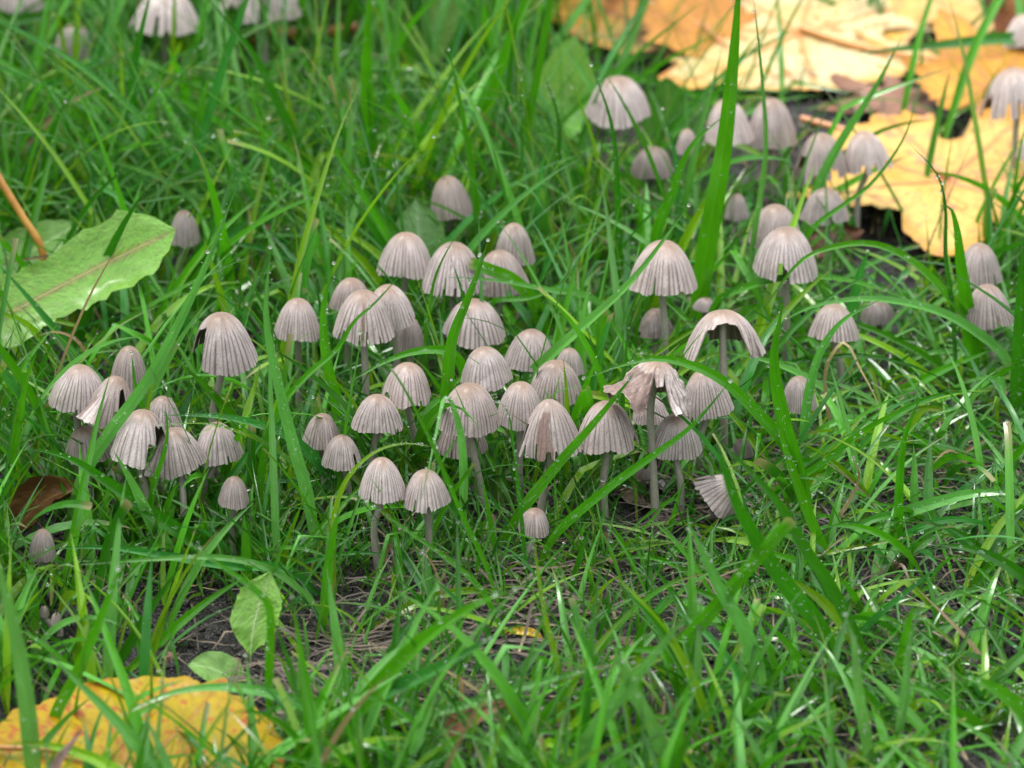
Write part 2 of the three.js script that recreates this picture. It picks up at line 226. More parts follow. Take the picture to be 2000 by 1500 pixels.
function tube(pts, radius, color, sides, origin, flat = 1) {
  const acc = new Acc(), n = pts.length - 1, nn = new V3(0.3, 0.2, 1).normalize();
  for (let i = 0; i <= n; i++) {
    const s = i / n, P = pts[i]; _t.subVectors(pts[Math.min(n, i + 1)], pts[Math.max(0, i - 1)]).normalize();
    _s.crossVectors(_t, nn); if (_s.lengthSq() < 1e-3) _s.set(1, 0, 0); _s.normalize(); _n.crossVectors(_s, _t).normalize(); nn.copy(_n);
    const r = radius(s), c = color(s);
    for (let k = 0; k <= sides; k++) { const a = k / sides * Math.PI * 2, ca = Math.cos(a), sa = Math.sin(a) * flat; acc.v(P.x + (_s.x * ca + _n.x * sa) * r, P.y + (_s.y * ca + _n.y * sa) * r, P.z + (_s.z * ca + _n.z * sa) * r, _s.x * ca + _n.x * sa, _s.y * ca + _n.y * sa, _s.z * ca + _n.z * sa, k / sides, s * 3, ...c); if (i && k) { const e = i * (sides + 1) + k, d = e - sides - 1; acc.tri(d - 1, e, d); acc.tri(d - 1, e - 1, e); } }
  }
  for (const i of [0, n]) { const P = pts[i], c = color(i / n), e = acc.v(P.x, P.y, P.z, 0, 1, 0, 0.5, 0.5, ...c); for (let k = 1; k <= sides; k++) { const d = i * (sides + 1) + k; acc.tri(e, d - 1, d); } }
  return acc.geo(origin);
}

// x, t: top of the cap; b: lower rim; w: width; rx: middle of the rim; by, bx: foot of the stem (all in photo pixels)
[
  // left cluster
  { x: 158, t: 714, b: 809, w: 112, rx: 152, by: 985, label: 'smooth domed grey mushroom at the left end of the left cluster' },
  { x: 228, t: 736, b: 838, w: 92, rx: 212, by: 1010, tears: [[42, 26, 0.45, 0.3], [68, 8, 0.25]], flaps: [[125, 26, 0.35, 0.9]], patch: [[140, 14, 0.6, 0.95]], crumple: 0.1, label: 'torn mushroom with a folded brown flap, behind the notched one on the left' },
  { x: 252, t: 677, b: 772, w: 80, by: 900, fine: 0, label: 'blurred upright mushroom standing behind the left cluster' },
  { x: 318, t: 774, b: 850, w: 72, by: 1000, tears: [[170, 22, 0.6, 0.3]], flaps: [[185, 28, 0.4, 1.2]], crumple: 0.12, label: 'half hidden mushroom with a curled edge, behind two notched caps on the left' },
  { x: 280, t: 802, b: 910, w: 122, rx: 274, by: 1065, bx: 300, tears: [[30, 44, 0.52, 0.35]], cone: 0.55, label: 'pale pleated mushroom with its right front rim torn away in steps' },
  { x: 336, t: 838, b: 929, w: 104, rx: 350, by: 1075, bx: 355, dz: -0.004, tears: [[165, 24, 0.35, 0.3]], flaps: [[150, 16, 0.35, 0.7]], cone: 0.5, label: 'tilted pleated mushroom tucked under the torn step-edged cap' },
  { x: 422, t: 827, b: 908, w: 98, rx: 424, by: 1030, bx: 405, cone: 0.55, tears: [[55, 5, 0.14]], label: 'wide pleated mushroom at the right end of the left cluster' },
  { x: 165, t: 834, b: 906, w: 90, rx: 172, by: 1010, dz: -0.004, cone: 0.5, label: 'dim mushroom low under the leftmost domed cap' },
  { x: 430, t: 614, b: 728, w: 134, rx: 435, by: 960, bx: 427, tears: [[160, 34, 0.5, 0.12]], cone: 0.56, label: 'tall large mushroom with a square notch in its left side' },
  { x: 457, t: 931, b: 992, w: 62, by: 1105, cone: 0.45, label: 'little pale mushroom standing alone below the left cluster' },
  { x: 83, t: 1034, b: 1098, w: 52, by: 1140, cone: 0.08, flare: -0.04, label: 'small closed egg shaped mushroom low at the far left' },
  { x: 358, t: 411, b: 482, w: 58, rx: 362, by: 620, fine: 0, label: 'blurred narrow mushroom behind the tip of the large green leaf' },
  // middle left
  { x: 582, t: 583, b: 668, w: 88, by: 850, label: 'rounded brown topped mushroom left of the cracked wide cap' },
  { x: 686, t: 545, b: 612, w: 80, by: 790, fine: 0, label: 'mushroom peeping out behind the cracked wide cap' },
  { x: 710, t: 569, b: 672, w: 124, by: 880, cone: 0.5, tears: [[84, 2.2, 0.22], [96, 1.6, 0.15], [60, 2, 0.1]], patch: [[88, 3.2, 0.35, 0.92]], label: 'wide mushroom with dark cracks down its front, behind grass blades' },
  { x: 755, t: 558, b: 642, w: 92, rx: 764, by: 825, label: 'brown shouldered mushroom right behind the cracked wide cap' },
  { x: 798, t: 618, b: 690, w: 62, by: 800, fine: 0, crumple: 0.08, tears: [[300, 25, 0.3, 0.3]], label: 'small ragged mushroom in shade below the brown shouldered cap' },
  { x: 793, t: 454, b: 546, w: 104, by: 720, fine: 0, label: 'rounded mushroom crossed by a thin blade, left of the pointed cap' },
  { x: 886, t: 474, b: 581, w: 128, by: 770, cone: 0.58, tears: [[88, 5, 0.12], [70, 4, 0.08], [110, 3, 0.1]], label: 'pointed pleated mushroom with a small nick in its front rim' },
  { x: 972, t: 489, b: 582, w: 104, rx: 980, by: 730, cone: 0.5, fine: 0, label: 'mushroom behind the cut grass stub and the broad blade' },
  { x: 1003, t: 436, b: 524, w: 76, rx: 1004, by: 670, fine: 0, cone: 0.25, label: 'narrow tall mushroom up behind the cut grass stub' },
  { x: 872, t: 344, b: 433, w: 88, rx: 884, by: 560, fine: 0, label: 'blurred mushroom crossed by blades above the pointed cap' },
  { x: 926, t: 587, b: 675, w: 122, by: 810, fine: 0, cone: 0.5, label: 'dim mushroom behind the broad centre blade, under the pointed cap' },
  { x: 945, t: 679, b: 762, w: 98, rx: 950, by: 930, pleats: 38, label: 'dark grooved mushroom at the top of the centre cluster' },
  { x: 1040, t: 645, b: 727, w: 104, rx: 1036, by: 850, cone: 0.55, label: 'mushroom under the little green leaf behind the centre cluster' },
  { x: 797, t: 709, b: 795, w: 100, rx: 795, by: 965, bx: 825, tears: [[150, 12, 0.15]], brown: 0.7, label: 'brown topped mushroom on a leaning stem left of the centre cluster' },
  { x: 737, t: 772, b: 849, w: 96, rx: 736, by: 1000, cone: 0.5, brown: 0.65, label: 'mushroom striped by grass blades, lower left of the brown topped one' },
  { x: 630, t: 809, b: 876, w: 74, rx: 628, by: 1000, fine: 1, cone: 0.5, label: 'small smooth mushroom behind the little notched one' },
  { x: 668, t: 850, b: 920, w: 78, rx: 668, by: 1035, tears: [[40, 9, 0.34, 0.2]], cone: 0.5, label: 'little mushroom with a round notch in its right rim' },
  { x: 746, t: 894, b: 980, w: 90, rx: 746, by: 1120, cone: 0.5, brown: 0.7, label: 'left one of the two touching mushrooms at the front' },
  { x: 830, t: 919, b: 996, w: 96, rx: 832, by: 1125, cone: 0.55, label: 'right one of the two touching front mushrooms, under a hanging blade' },
  // centre cluster
  { x: 917, t: 751, b: 851, w: 118, by: 1030, bx: 965, brown: 0.7, pleats: 44, cone: 0.34, label: 'large perfect dome with even pleats at the front of the centre cluster' },
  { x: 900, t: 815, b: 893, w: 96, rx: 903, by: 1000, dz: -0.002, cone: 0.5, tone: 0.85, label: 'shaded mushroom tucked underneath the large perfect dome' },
  { x: 1018, t: 747, b: 838, w: 92, rx: 1016, by: 985, brown: 0.7, tears: [[20, 12, 0.1, 0.4]], label: 'shiny mushroom between the perfect dome and the brown patched cap' },
  { x: 1086, t: 707, b: 792, w: 102, rx: 1085, by: 930, brown: 0.6, label: 'shiny mushroom with a yellow green blade down its front' },
  { x: 1072, t: 781, b: 896, w: 128, rx: 1076, by: 1050, bx: 1045, cone: 0.72, tears: [[172, 16, 0.42, 0.15], [120, 3, 0.2], [92, 5, 0.1], [78, 3, 0.1]], patch: [[104, 19, 0.33, 1.2]], flaps: [[132, 14, 0.6, -0.35]], brown: 0.1, label: 'torn conical mushroom with a reddish brown patch on its front' },
  { x: 1112, t: 680, b: 735, w: 58, by: 860, fine: 0, brown: 0.8, label: 'small brown mushroom peeping out behind the yellow green blade' },
  { x: 1183, t: 784, b: 886, w: 120, rx: 1186, by: 1035, brown: 0.8, cone: 0.45, tears: [[18, 10, 0.12, 0.4]], label: 'wet brown shouldered mushroom crossed by a diagonal blade' },
  { x: 1285, t: 706, b: 815, w: 160, rx: 1272, by: 1040, bx: 1284, dz: 0.0, cone: 0.62, crumple: 0.24, brown: 0.9, pitch: -4, tears: [[84, 17, 0.7, 0.2], [205, 12, 0.3, 0.3]], flaps: [[140, 42, 0.42, 1.0], [60, 14, 0.5, 0.5]], patch: [[140, 55, 0.35, 1.2]], gill: [0.40, 0.28, 0.235], stem: 0.00085, label: 'shredded mushroom with crumpled flaps hanging round a pale bare stem' },
  { x: 1268, t: 770, b: 830, w: 76, rx: 1272, by: 985, cone: 0.6, tone: 0.9, crumple: 0.1, tears: [[330, 30, 0.5, 0.3]], label: 'pleated scrap of cap under the shredded mushroom' },
  { x: 1372, t: 724, b: 818, w: 98, rx: 1380, by: 955, brown: 0.75, pleats: 40, label: 'glossy ribbed mushroom right of the shredded one' },
  { x: 1412, t: 607, b: 712, w: 148, rx: 1412, by: 905, bx: 1412, cone: 0.5, flare: 0.05, brown: 0.5, crumple: 0.05, pitch: -6, tears: [[90, 46, 0.6, 0.1], [36, 4, 0.25, 0.2], [150, 3, 0.16]], flaps: [[30, 12, 0.6, -0.5]], gill: [0.38, 0.27, 0.235], stem: 0.0009, label: 'open arched mushroom with its whole front torn away above the stem' },
  { x: 1322, t: 812, b: 898, w: 98, rx: 1318, by: 1030, bx: 1330, cone: 0.42, label: 'wet mushroom below the shredded one with water on its crown' },
  { x: 1298, t: 472, b: 580, w: 132, rx: 1294, by: 790, cone: 0.48, tears: [[60, 4, 0.05]], label: 'large clean bell mushroom beside the tall upright blade' },
  { x: 1437, t: 940, b: 1002, w: 112, rx: 1392, by: 1035, bx: 1445, cone: 0.8, crumple: 0.08, pleats: 34, tears: [[178, 9, 0.5, 0.3]], tall: 0.9, noStem: 1, tone: 0.9, label: 'collapsed fan of pleated cap lying on the ground' },
  { x: 1044, t: 995, b: 1046, w: 64, by: 1110, cone: 0.3, label: 'small mushroom half buried in low grass below the patched one' },
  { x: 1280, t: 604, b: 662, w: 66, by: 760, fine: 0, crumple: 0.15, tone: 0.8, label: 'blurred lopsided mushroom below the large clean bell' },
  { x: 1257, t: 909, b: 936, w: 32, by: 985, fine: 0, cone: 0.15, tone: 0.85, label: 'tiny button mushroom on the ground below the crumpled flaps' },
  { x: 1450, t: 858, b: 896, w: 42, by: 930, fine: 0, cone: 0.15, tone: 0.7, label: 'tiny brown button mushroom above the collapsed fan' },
  { x: 1380, t: 582, b: 612, w: 44, rx: 1376, by: 720, fine: 0, brown: 0.9, label: 'tiny brown mushroom glimpsed above the open arched one' },
  // right side
  { x: 1514, t: 401, b: 490, w: 104, by: 640, fine: 0, label: 'mushroom close behind the cleft one on the right' },
  { x: 1535, t: 446, b: 551, w: 130, rx: 1536, by: 755, bx: 1538, cone: 0.5, tears: [[100, 9, 0.22, 0.2]], patch: [], label: 'large mushroom with a cleft in its front rim, right of the tall blade' },
  { x: 1630, t: 594, b: 671, w: 100, rx: 1627, by: 790, fine: 0, cone: 0.5, label: 'pale mushroom under the arching wet blades on the right' },
  { x: 1560, t: 735, b: 806, w: 66, by: 880, fine: 0, cone: 0.25, label: 'small mushroom low behind the pale curved blade' },
  { x: 1912, t: 476, b: 562, w: 86, by: 690, fine: 0, cone: 0.3, tone: 1.05, label: 'blurred mushroom behind the bent leaf blade near the right edge' },
  { x: 1928, t: 558, b: 642, w: 98, rx: 1930, by: 760, fine: 0, cone: 0.5, patch: [[75, 4, 0.75, 0.9]], label: 'mushroom with a dark speck on its rim near the right edge' },
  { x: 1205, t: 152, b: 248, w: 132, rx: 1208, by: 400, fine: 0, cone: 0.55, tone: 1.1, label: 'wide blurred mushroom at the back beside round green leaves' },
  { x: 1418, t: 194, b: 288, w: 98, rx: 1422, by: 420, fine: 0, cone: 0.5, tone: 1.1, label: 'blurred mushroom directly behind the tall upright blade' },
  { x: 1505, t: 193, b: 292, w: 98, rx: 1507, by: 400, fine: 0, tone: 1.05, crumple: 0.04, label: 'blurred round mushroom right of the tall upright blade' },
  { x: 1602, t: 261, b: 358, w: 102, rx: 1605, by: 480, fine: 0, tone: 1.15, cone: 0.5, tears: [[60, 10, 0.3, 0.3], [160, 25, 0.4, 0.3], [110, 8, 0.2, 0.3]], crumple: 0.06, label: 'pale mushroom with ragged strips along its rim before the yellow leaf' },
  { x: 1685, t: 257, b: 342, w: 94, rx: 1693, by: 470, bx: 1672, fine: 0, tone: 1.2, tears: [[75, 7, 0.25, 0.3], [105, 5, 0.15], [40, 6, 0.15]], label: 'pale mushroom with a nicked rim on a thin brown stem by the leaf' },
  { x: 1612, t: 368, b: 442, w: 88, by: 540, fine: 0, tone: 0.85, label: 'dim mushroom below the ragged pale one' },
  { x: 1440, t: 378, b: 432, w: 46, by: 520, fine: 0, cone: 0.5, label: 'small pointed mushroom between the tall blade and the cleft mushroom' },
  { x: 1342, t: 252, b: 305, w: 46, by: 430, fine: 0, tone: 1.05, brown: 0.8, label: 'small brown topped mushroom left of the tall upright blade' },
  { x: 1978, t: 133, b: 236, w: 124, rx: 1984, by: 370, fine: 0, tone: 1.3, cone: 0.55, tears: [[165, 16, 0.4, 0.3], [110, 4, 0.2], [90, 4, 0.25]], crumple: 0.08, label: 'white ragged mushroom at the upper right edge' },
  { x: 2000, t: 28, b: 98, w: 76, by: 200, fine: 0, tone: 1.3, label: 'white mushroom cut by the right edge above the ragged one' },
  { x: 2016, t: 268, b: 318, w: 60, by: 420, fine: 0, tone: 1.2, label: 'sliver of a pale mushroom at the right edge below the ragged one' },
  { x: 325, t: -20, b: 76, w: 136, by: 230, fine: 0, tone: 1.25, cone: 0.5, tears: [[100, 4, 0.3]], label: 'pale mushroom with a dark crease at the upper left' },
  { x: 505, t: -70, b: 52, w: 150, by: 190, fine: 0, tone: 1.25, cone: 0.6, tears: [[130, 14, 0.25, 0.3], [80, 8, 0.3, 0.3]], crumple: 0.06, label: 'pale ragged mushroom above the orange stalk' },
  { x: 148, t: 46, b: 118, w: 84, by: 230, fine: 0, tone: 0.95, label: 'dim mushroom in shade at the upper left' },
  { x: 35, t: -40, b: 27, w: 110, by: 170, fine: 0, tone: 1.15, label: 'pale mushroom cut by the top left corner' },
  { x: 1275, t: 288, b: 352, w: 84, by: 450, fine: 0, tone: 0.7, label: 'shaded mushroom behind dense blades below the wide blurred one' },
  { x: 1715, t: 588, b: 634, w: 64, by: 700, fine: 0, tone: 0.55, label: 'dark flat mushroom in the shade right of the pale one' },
  { x: 110, t: 1197, b: 1222, w: 24, by: 1240, fine: 0, cone: 0.1, tone: 1.3, brown: 0, label: 'tiny whitish button mushroom above the spotted yellow leaf' },
  { x: 86, t: 1184, b: 1206, w: 20, by: 1225, fine: 0, cone: 0.1, tone: 1.2, brown: 0, label: 'tiniest whitish bud beside the whitish button at the lower left' },
].forEach(mushroom);

// ------------------------------------------------------------------ leaves with a midrib
// mid: photo points of the midrib, root first; half: half width in photo pixels; shape(s): width along it, 0..1
function ribbedLeaf({ name, label, category, mid, lean = 0, half, shape, teeth = 0, wave = 0.1, cup = 0.12, col, col2, rib, mat = greenLeafMat, face = new V3(0, 0.75, 0.66), seed = 1, stalk, curl = 0, spots, group, bright }) {
  const { root, pts } = trace(mid, lean, 44, 0.001), n = pts.length - 1, m = 12, top = new Acc(), px = pixel(pts[n >> 1]);
  const g = thing(name, root, label, category, group), ribPts = [];
  const lay = (lift) => {
    const base = top.count; let along = 0;
    for (let i = 0; i <= n; i++) {
      const s = i / n; if (i) along += pts[i].distanceTo(pts[i - 1]);
      _t.subVectors(pts[Math.min(n, i + 1)], pts[Math.max(0, i - 1)]).normalize(); _s.crossVectors(_t, face).normalize(); _n.crossVectors(_s, _t).normalize();
      for (let k = 0; k <= m; k++) {
        const v = k / m * 2 - 1, sd = Math.sign(v), W = half * px * Math.max(0.012, shape(s)) * (1 + teeth * (noise(s * 30 + sd * 20, seed) * 0.5 + noise(s * 90, seed + sd * 9) * 0.35 + 0.5 * ((s * 13 + sd * 0.3 + 9) % 1 - 0.5)));
        const wv = wave * half * px, h = cup * W * v * v * 2 + wv * fbm(s * 5 + seed * 3, v * 1.7, seed) * Math.abs(v) * 1.6 + curl * W * Math.pow(Math.abs(v), 3) - 0.10 * wv * Math.pow(Math.abs(Math.sin((s * 9 - Math.abs(v) * 2.5) * Math.PI)), 0.5) + lift;
        _a.copy(pts[i]).addScaledVector(_s, v * W * (1 - 0.2 * curl * v * v)).addScaledVector(_n, h);
        const f = 0.5 + 0.6 * fbm(s * 6 + seed, v * 3, 3), vein = Math.exp(-Math.pow(v / 0.06, 2)) + 0.35 * Math.exp(-Math.pow(((s * 9 - Math.abs(v) * 2.5) % 1 + 1) % 1 / 0.16, 2)) * (1 - Math.abs(v) * 0.5);
        let c = [0, 1, 2].map((q) => (mat === greenLeafMat ? (bright ?? 0.8) : 0.66) * lerp(lerp(col[q], (col2 ?? col)[q], clamp(f, 0, 1)), (rib ?? col)[q], clamp(vein * 0.8, 0, 1)));
        if (spots) { const sp = sstep(0.28, 0.42, fbm(s * 14 + seed * 5, v * 9, 1)); c = c.map((q, e) => lerp(q, spots[e], sp)); }
        top.v(_a.x, _a.y, _a.z, 0, 1, 0, v * W / 0.03, along / 0.03, ...c);
        if (lift === 0 && k === m / 2) ribPts.push(_a.clone().addScaledVector(_n, -0.00005));
        if (i && k) { const e = base + i * (m + 1) + k, d = e - m - 1; if (lift >= 0) { top.tri(d - 1, d, e); top.tri(d - 1, e, e - 1); } else { top.tri(d - 1, e, d); top.tri(d - 1, e - 1, e); } }
      }
    }
  };
  lay(0);
  part('leaf_blade', top.geo(root, true), mat, g);
  const rr = rib ?? col;
  part('midrib', tube(ribPts.slice(0, -3), (s) => half * px * 0.028 * (1 - 0.75 * s) + 0.00004, () => rr, 6, root, 0.7), stalkMat, g);
  if (stalk) { const q = trace(stalk, 0, 14).pts; part('stalk', tube(q, () => half * px * 0.08, () => rr, 8, root), stalkMat, g); }
  return g;
}
const tongue = (s) => Math.pow(Math.sin(Math.PI * Math.min(1, 0.5 * sstep(0, 0.45, s) + 0.5 * sstep(0.62, 1.02, s))), 0.6) * (0.35 + 0.65 * sstep(0, 0.4, s));
const oval = (s) => Math.pow(Math.sin(Math.PI * Math.pow(clamp(s, 0.002, 0.998), 0.85)), 0.7);
const lance = (s) => Math.pow(Math.sin(Math.PI * clamp(s, 0.002, 0.998)), 0.9);
const FRESH = [0.20, 0.38, 0.07], FRESH2 = [0.13, 0.30, 0.05], PALE = [0.24, 0.42, 0.12];
[
  { name: 'dandelion_leaf', label: 'large light green toothed leaf with a reddish midrib at the left edge', category: 'leaf', mid: [-190, 800, -60, 660, 60, 590, 190, 522, 345, 448], lean: -0.012, half: 77, shape: (s) => (0.3 + 0.7 * sstep(0, 0.3, s)) * (1 - 0.13 * sstep(0.4, 0.62, s) + 0.1 * sstep(0.62, 0.8, s)) * Math.pow(1 - Math.pow(sstep(0.82, 1.0, s), 2), 0.5), teeth: 0.2, wave: 0.16, cup: 0.10, col: [0.25, 0.50, 0.08], col2: [0.16, 0.40, 0.04], rib: [0.27, 0.21, 0.07], bright: 0.66, seed: 3 },
  { name: 'dandelion_leaf', label: 'darker green leaf lying behind the large toothed leaf', category: 'leaf', mid: [-120, 640, 0, 530, 80, 480, 160, 432], lean: -0.01, half: 50, shape: tongue, teeth: 0.12, col: [0.16, 0.34, 0.06], col2: FRESH2, rib: [0.2, 0.36, 0.1], seed: 8 },
  { name: 'seedling_leaf', label: 'upright light green seedling leaf with wavy margin on bare soil', category: 'leaf', mid: [487, 1305, 492, 1245, 505, 1185, 528, 1118], half: 46, lean: -0.006, shape: (s) => sstep(0.12, 0.5, s) * tongue(s), teeth: 0.08, wave: 0.2, col: [0.27, 0.50, 0.10], col2: [0.18, 0.42, 0.05], rib: [0.36, 0.52, 0.2], seed: 5 },
  { name: 'seedling_leaf', label: 'small pale leaf above the corner of the spotted yellow leaf', category: 'leaf', mid: [475, 1335, 440, 1318, 405, 1303, 366, 1300], half: 42, shape: oval, wave: 0.15, col: FRESH, col2: FRESH2, rib: PALE, seed: 6, face: new V3(0, 0.9, 0.4) },
  { name: 'seedling_leaf', label: 'small blurred leaf low in the grass right of the yellow leaf', category: 'leaf', mid: [560, 1440, 600, 1405, 660, 1372], half: 34, shape: oval, col: FRESH2, rib: PALE, seed: 7, face: new V3(0, 0.9, 0.4) },
  { name: 'plantain_leaf', label: 'smooth oval leaf standing behind the rounded centre mushroom', category: 'leaf', mid: [818, 600, 820, 520, 818, 450, 812, 390], half: 50, lean: -0.01, shape: tongue, wave: 0.05, col: [0.11, 0.27, 0.06], col2: [0.14, 0.3, 0.08], rib: [0.2, 0.36, 0.14], seed: 9 },
  { name: 'seedling_leaf', label: 'little narrow green leaf lying over the centre cluster', category: 'leaf', mid: [935, 690, 945, 668, 1000, 652, 1058, 618], half: 19, lean: 0.012, shape: lance, wave: 0.1, col: [0.13, 0.33, 0.02], col2: [0.2, 0.4, 0.04], rib: [0.22, 0.4, 0.08], seed: 10 },
  { name: 'plantain_leaf', label: 'broad pale leaf rising at the top edge left of the yellow leaves', category: 'leaf', mid: [805, 170, 830, 100, 870, 20, 915, -60], half: 42, shape: tongue, wave: 0.05, bright: 1.1, col: PALE, col2: FRESH, rib: [0.3, 0.46, 0.18], seed: 11 },
  { name: 'clover_leaf', label: 'large round bright green leaf behind the wide blurred mushroom', category: 'leaf', mid: [1105, 290, 1100, 220, 1110, 150, 1120, 70], half: 66, shape: oval, wave: 0.1, bright: 1.1, col: [0.24, 0.46, 0.09], col2: [0.19, 0.42, 0.06], rib: PALE, seed: 12 },
  { name: 'clover_leaf', label: 'round green leaf low at the left of the wide blurred mushroom', category: 'leaf', mid: [1060, 300, 1080, 250, 1130, 220, 1175, 190], half: 48, shape: oval, wave: 0.1, bright: 1.1, col: [0.15, 0.38, 0.05], col2: [0.10, 0.30, 0.03], rib: PALE, seed: 13 },
  { name: 'clover_leaf', label: 'dark round green leaf right of the wide blurred mushroom', category: 'leaf', mid: [1300, 290, 1300, 240, 1305, 200, 1300, 150], half: 48, shape: oval, wave: 0.15, col: [0.07, 0.25, 0.03], col2: [0.13, 0.36, 0.05], rib: FRESH, seed: 14 },
  { name: 'seedling_leaf', label: 'pale blurred leaf between blades left of the broad top leaf', category: 'leaf', mid: [660, 230, 690, 190, 720, 165, 765, 140], half: 32, shape: oval, bright: 1.05, col: PALE, rib: PALE, seed: 15 },
  { name: 'seedling_leaf', label: 'bright blurred leaf below the creased mushroom at the upper left', category: 'leaf', mid: [270, 220, 265, 150, 240, 90, 230, 40], half: 26, shape: tongue, col: [0.2, 0.42, 0.06], rib: PALE, seed: 16 },
  { name: 'seedling_leaf', label: 'dim oval green leaf at the upper edge beside the orange stalk', category: 'leaf', mid: [420, 215, 425, 160, 440, 100, 450, 40], half: 34, shape: tongue, col: [0.10, 0.26, 0.05], rib: FRESH, seed: 17 },
  // withered bits
  { name: 'withered_leaf', label: 'curled dark brown leaf behind the blades at the far left', category: 'leaf', mid: [10, 1050, 50, 1010, 100, 970, 175, 950], half: 42, shape: lance, wave: 0.5, curl: 0.8, col: [0.13, 0.065, 0.022], col2: [0.22, 0.12, 0.04], rib: [0.25, 0.12, 0.04], mat: dryLeafMat, seed: 20 },
  { name: 'withered_leaf', label: 'flat reddish brown leaf under grass at the bottom centre', category: 'leaf', mid: [845, 1480, 880, 1430, 930, 1395, 990, 1370], half: 44, shape: lance, wave: 0.25, col: [0.15, 0.07, 0.035], col2: [0.22, 0.12, 0.06], rib: [0.12, 0.05, 0.03], mat: dryLeafMat, face: new V3(0, 1, 0.15), seed: 21 },
  { name: 'withered_leaf', label: 'narrow curled yellow leaf lying on straw below the centre', category: 'leaf', mid: [1070, 1256, 1045, 1253, 1005, 1248, 968, 1256], half: 9, shape: lance, wave: 0.3, col: [0.62, 0.42, 0.03], col2: [0.5, 0.32, 0.02], rib: [0.55, 0.36, 0.03], mat: dryLeafMat, face: new V3(0, 0.7, 0.7), seed: 22 },
  { name: 'withered_leaf', label: 'pinkish leaf tip poking up over the yellow leaf in the corner', category: 'leaf', mid: [70, 1600, 105, 1510, 130, 1465, 160, 1425], half: 26, lean: 0.01, shape: (s) => 1 - 0.96 * s, wave: 0.2, col: [0.62, 0.42, 0.42], col2: [0.5, 0.32, 0.32], rib: [0.4, 0.25, 0.22], mat: dryLeafMat, seed: 23 },
  { name: 'withered_leaf', label: 'beige torn scrap lying on soil under the shredded mushroom', category: 'leaf', mid: [1205, 955, 1225, 975, 1245, 990, 1272, 1000], half: 20, shape: oval, wave: 0.5, col: [0.27, 0.2, 0.15], col2: [0.2, 0.14, 0.1], rib: [0.2, 0.15, 0.1], mat: dryLeafMat, face: new V3(0, 0.8, 0.6), seed: 24 },
  { name: 'withered_leaf', label: 'slim tan scrap between blades at the bottom right of the centre', category: 'leaf', mid: [1110, 1455, 1090, 1435, 1068, 1418], half: 9, shape: lance, col: [0.36, 0.2, 0.12], rib: [0.3, 0.17, 0.1], mat: dryLeafMat, seed: 25 },
  { name: 'withered_leaf', label: 'dark brown leaf in shade behind the dim mushroom by the yellow leaf', category: 'leaf', mid: [1560, 500, 1600, 480, 1640, 465, 1690, 450], half: 30, shape: lance, wave: 0.4, col: [0.12, 0.05, 0.025], col2: [0.2, 0.09, 0.04], rib: [0.1, 0.04, 0.02], mat: dryLeafMat, seed: 26 },
].forEach(ribbedLeaf);

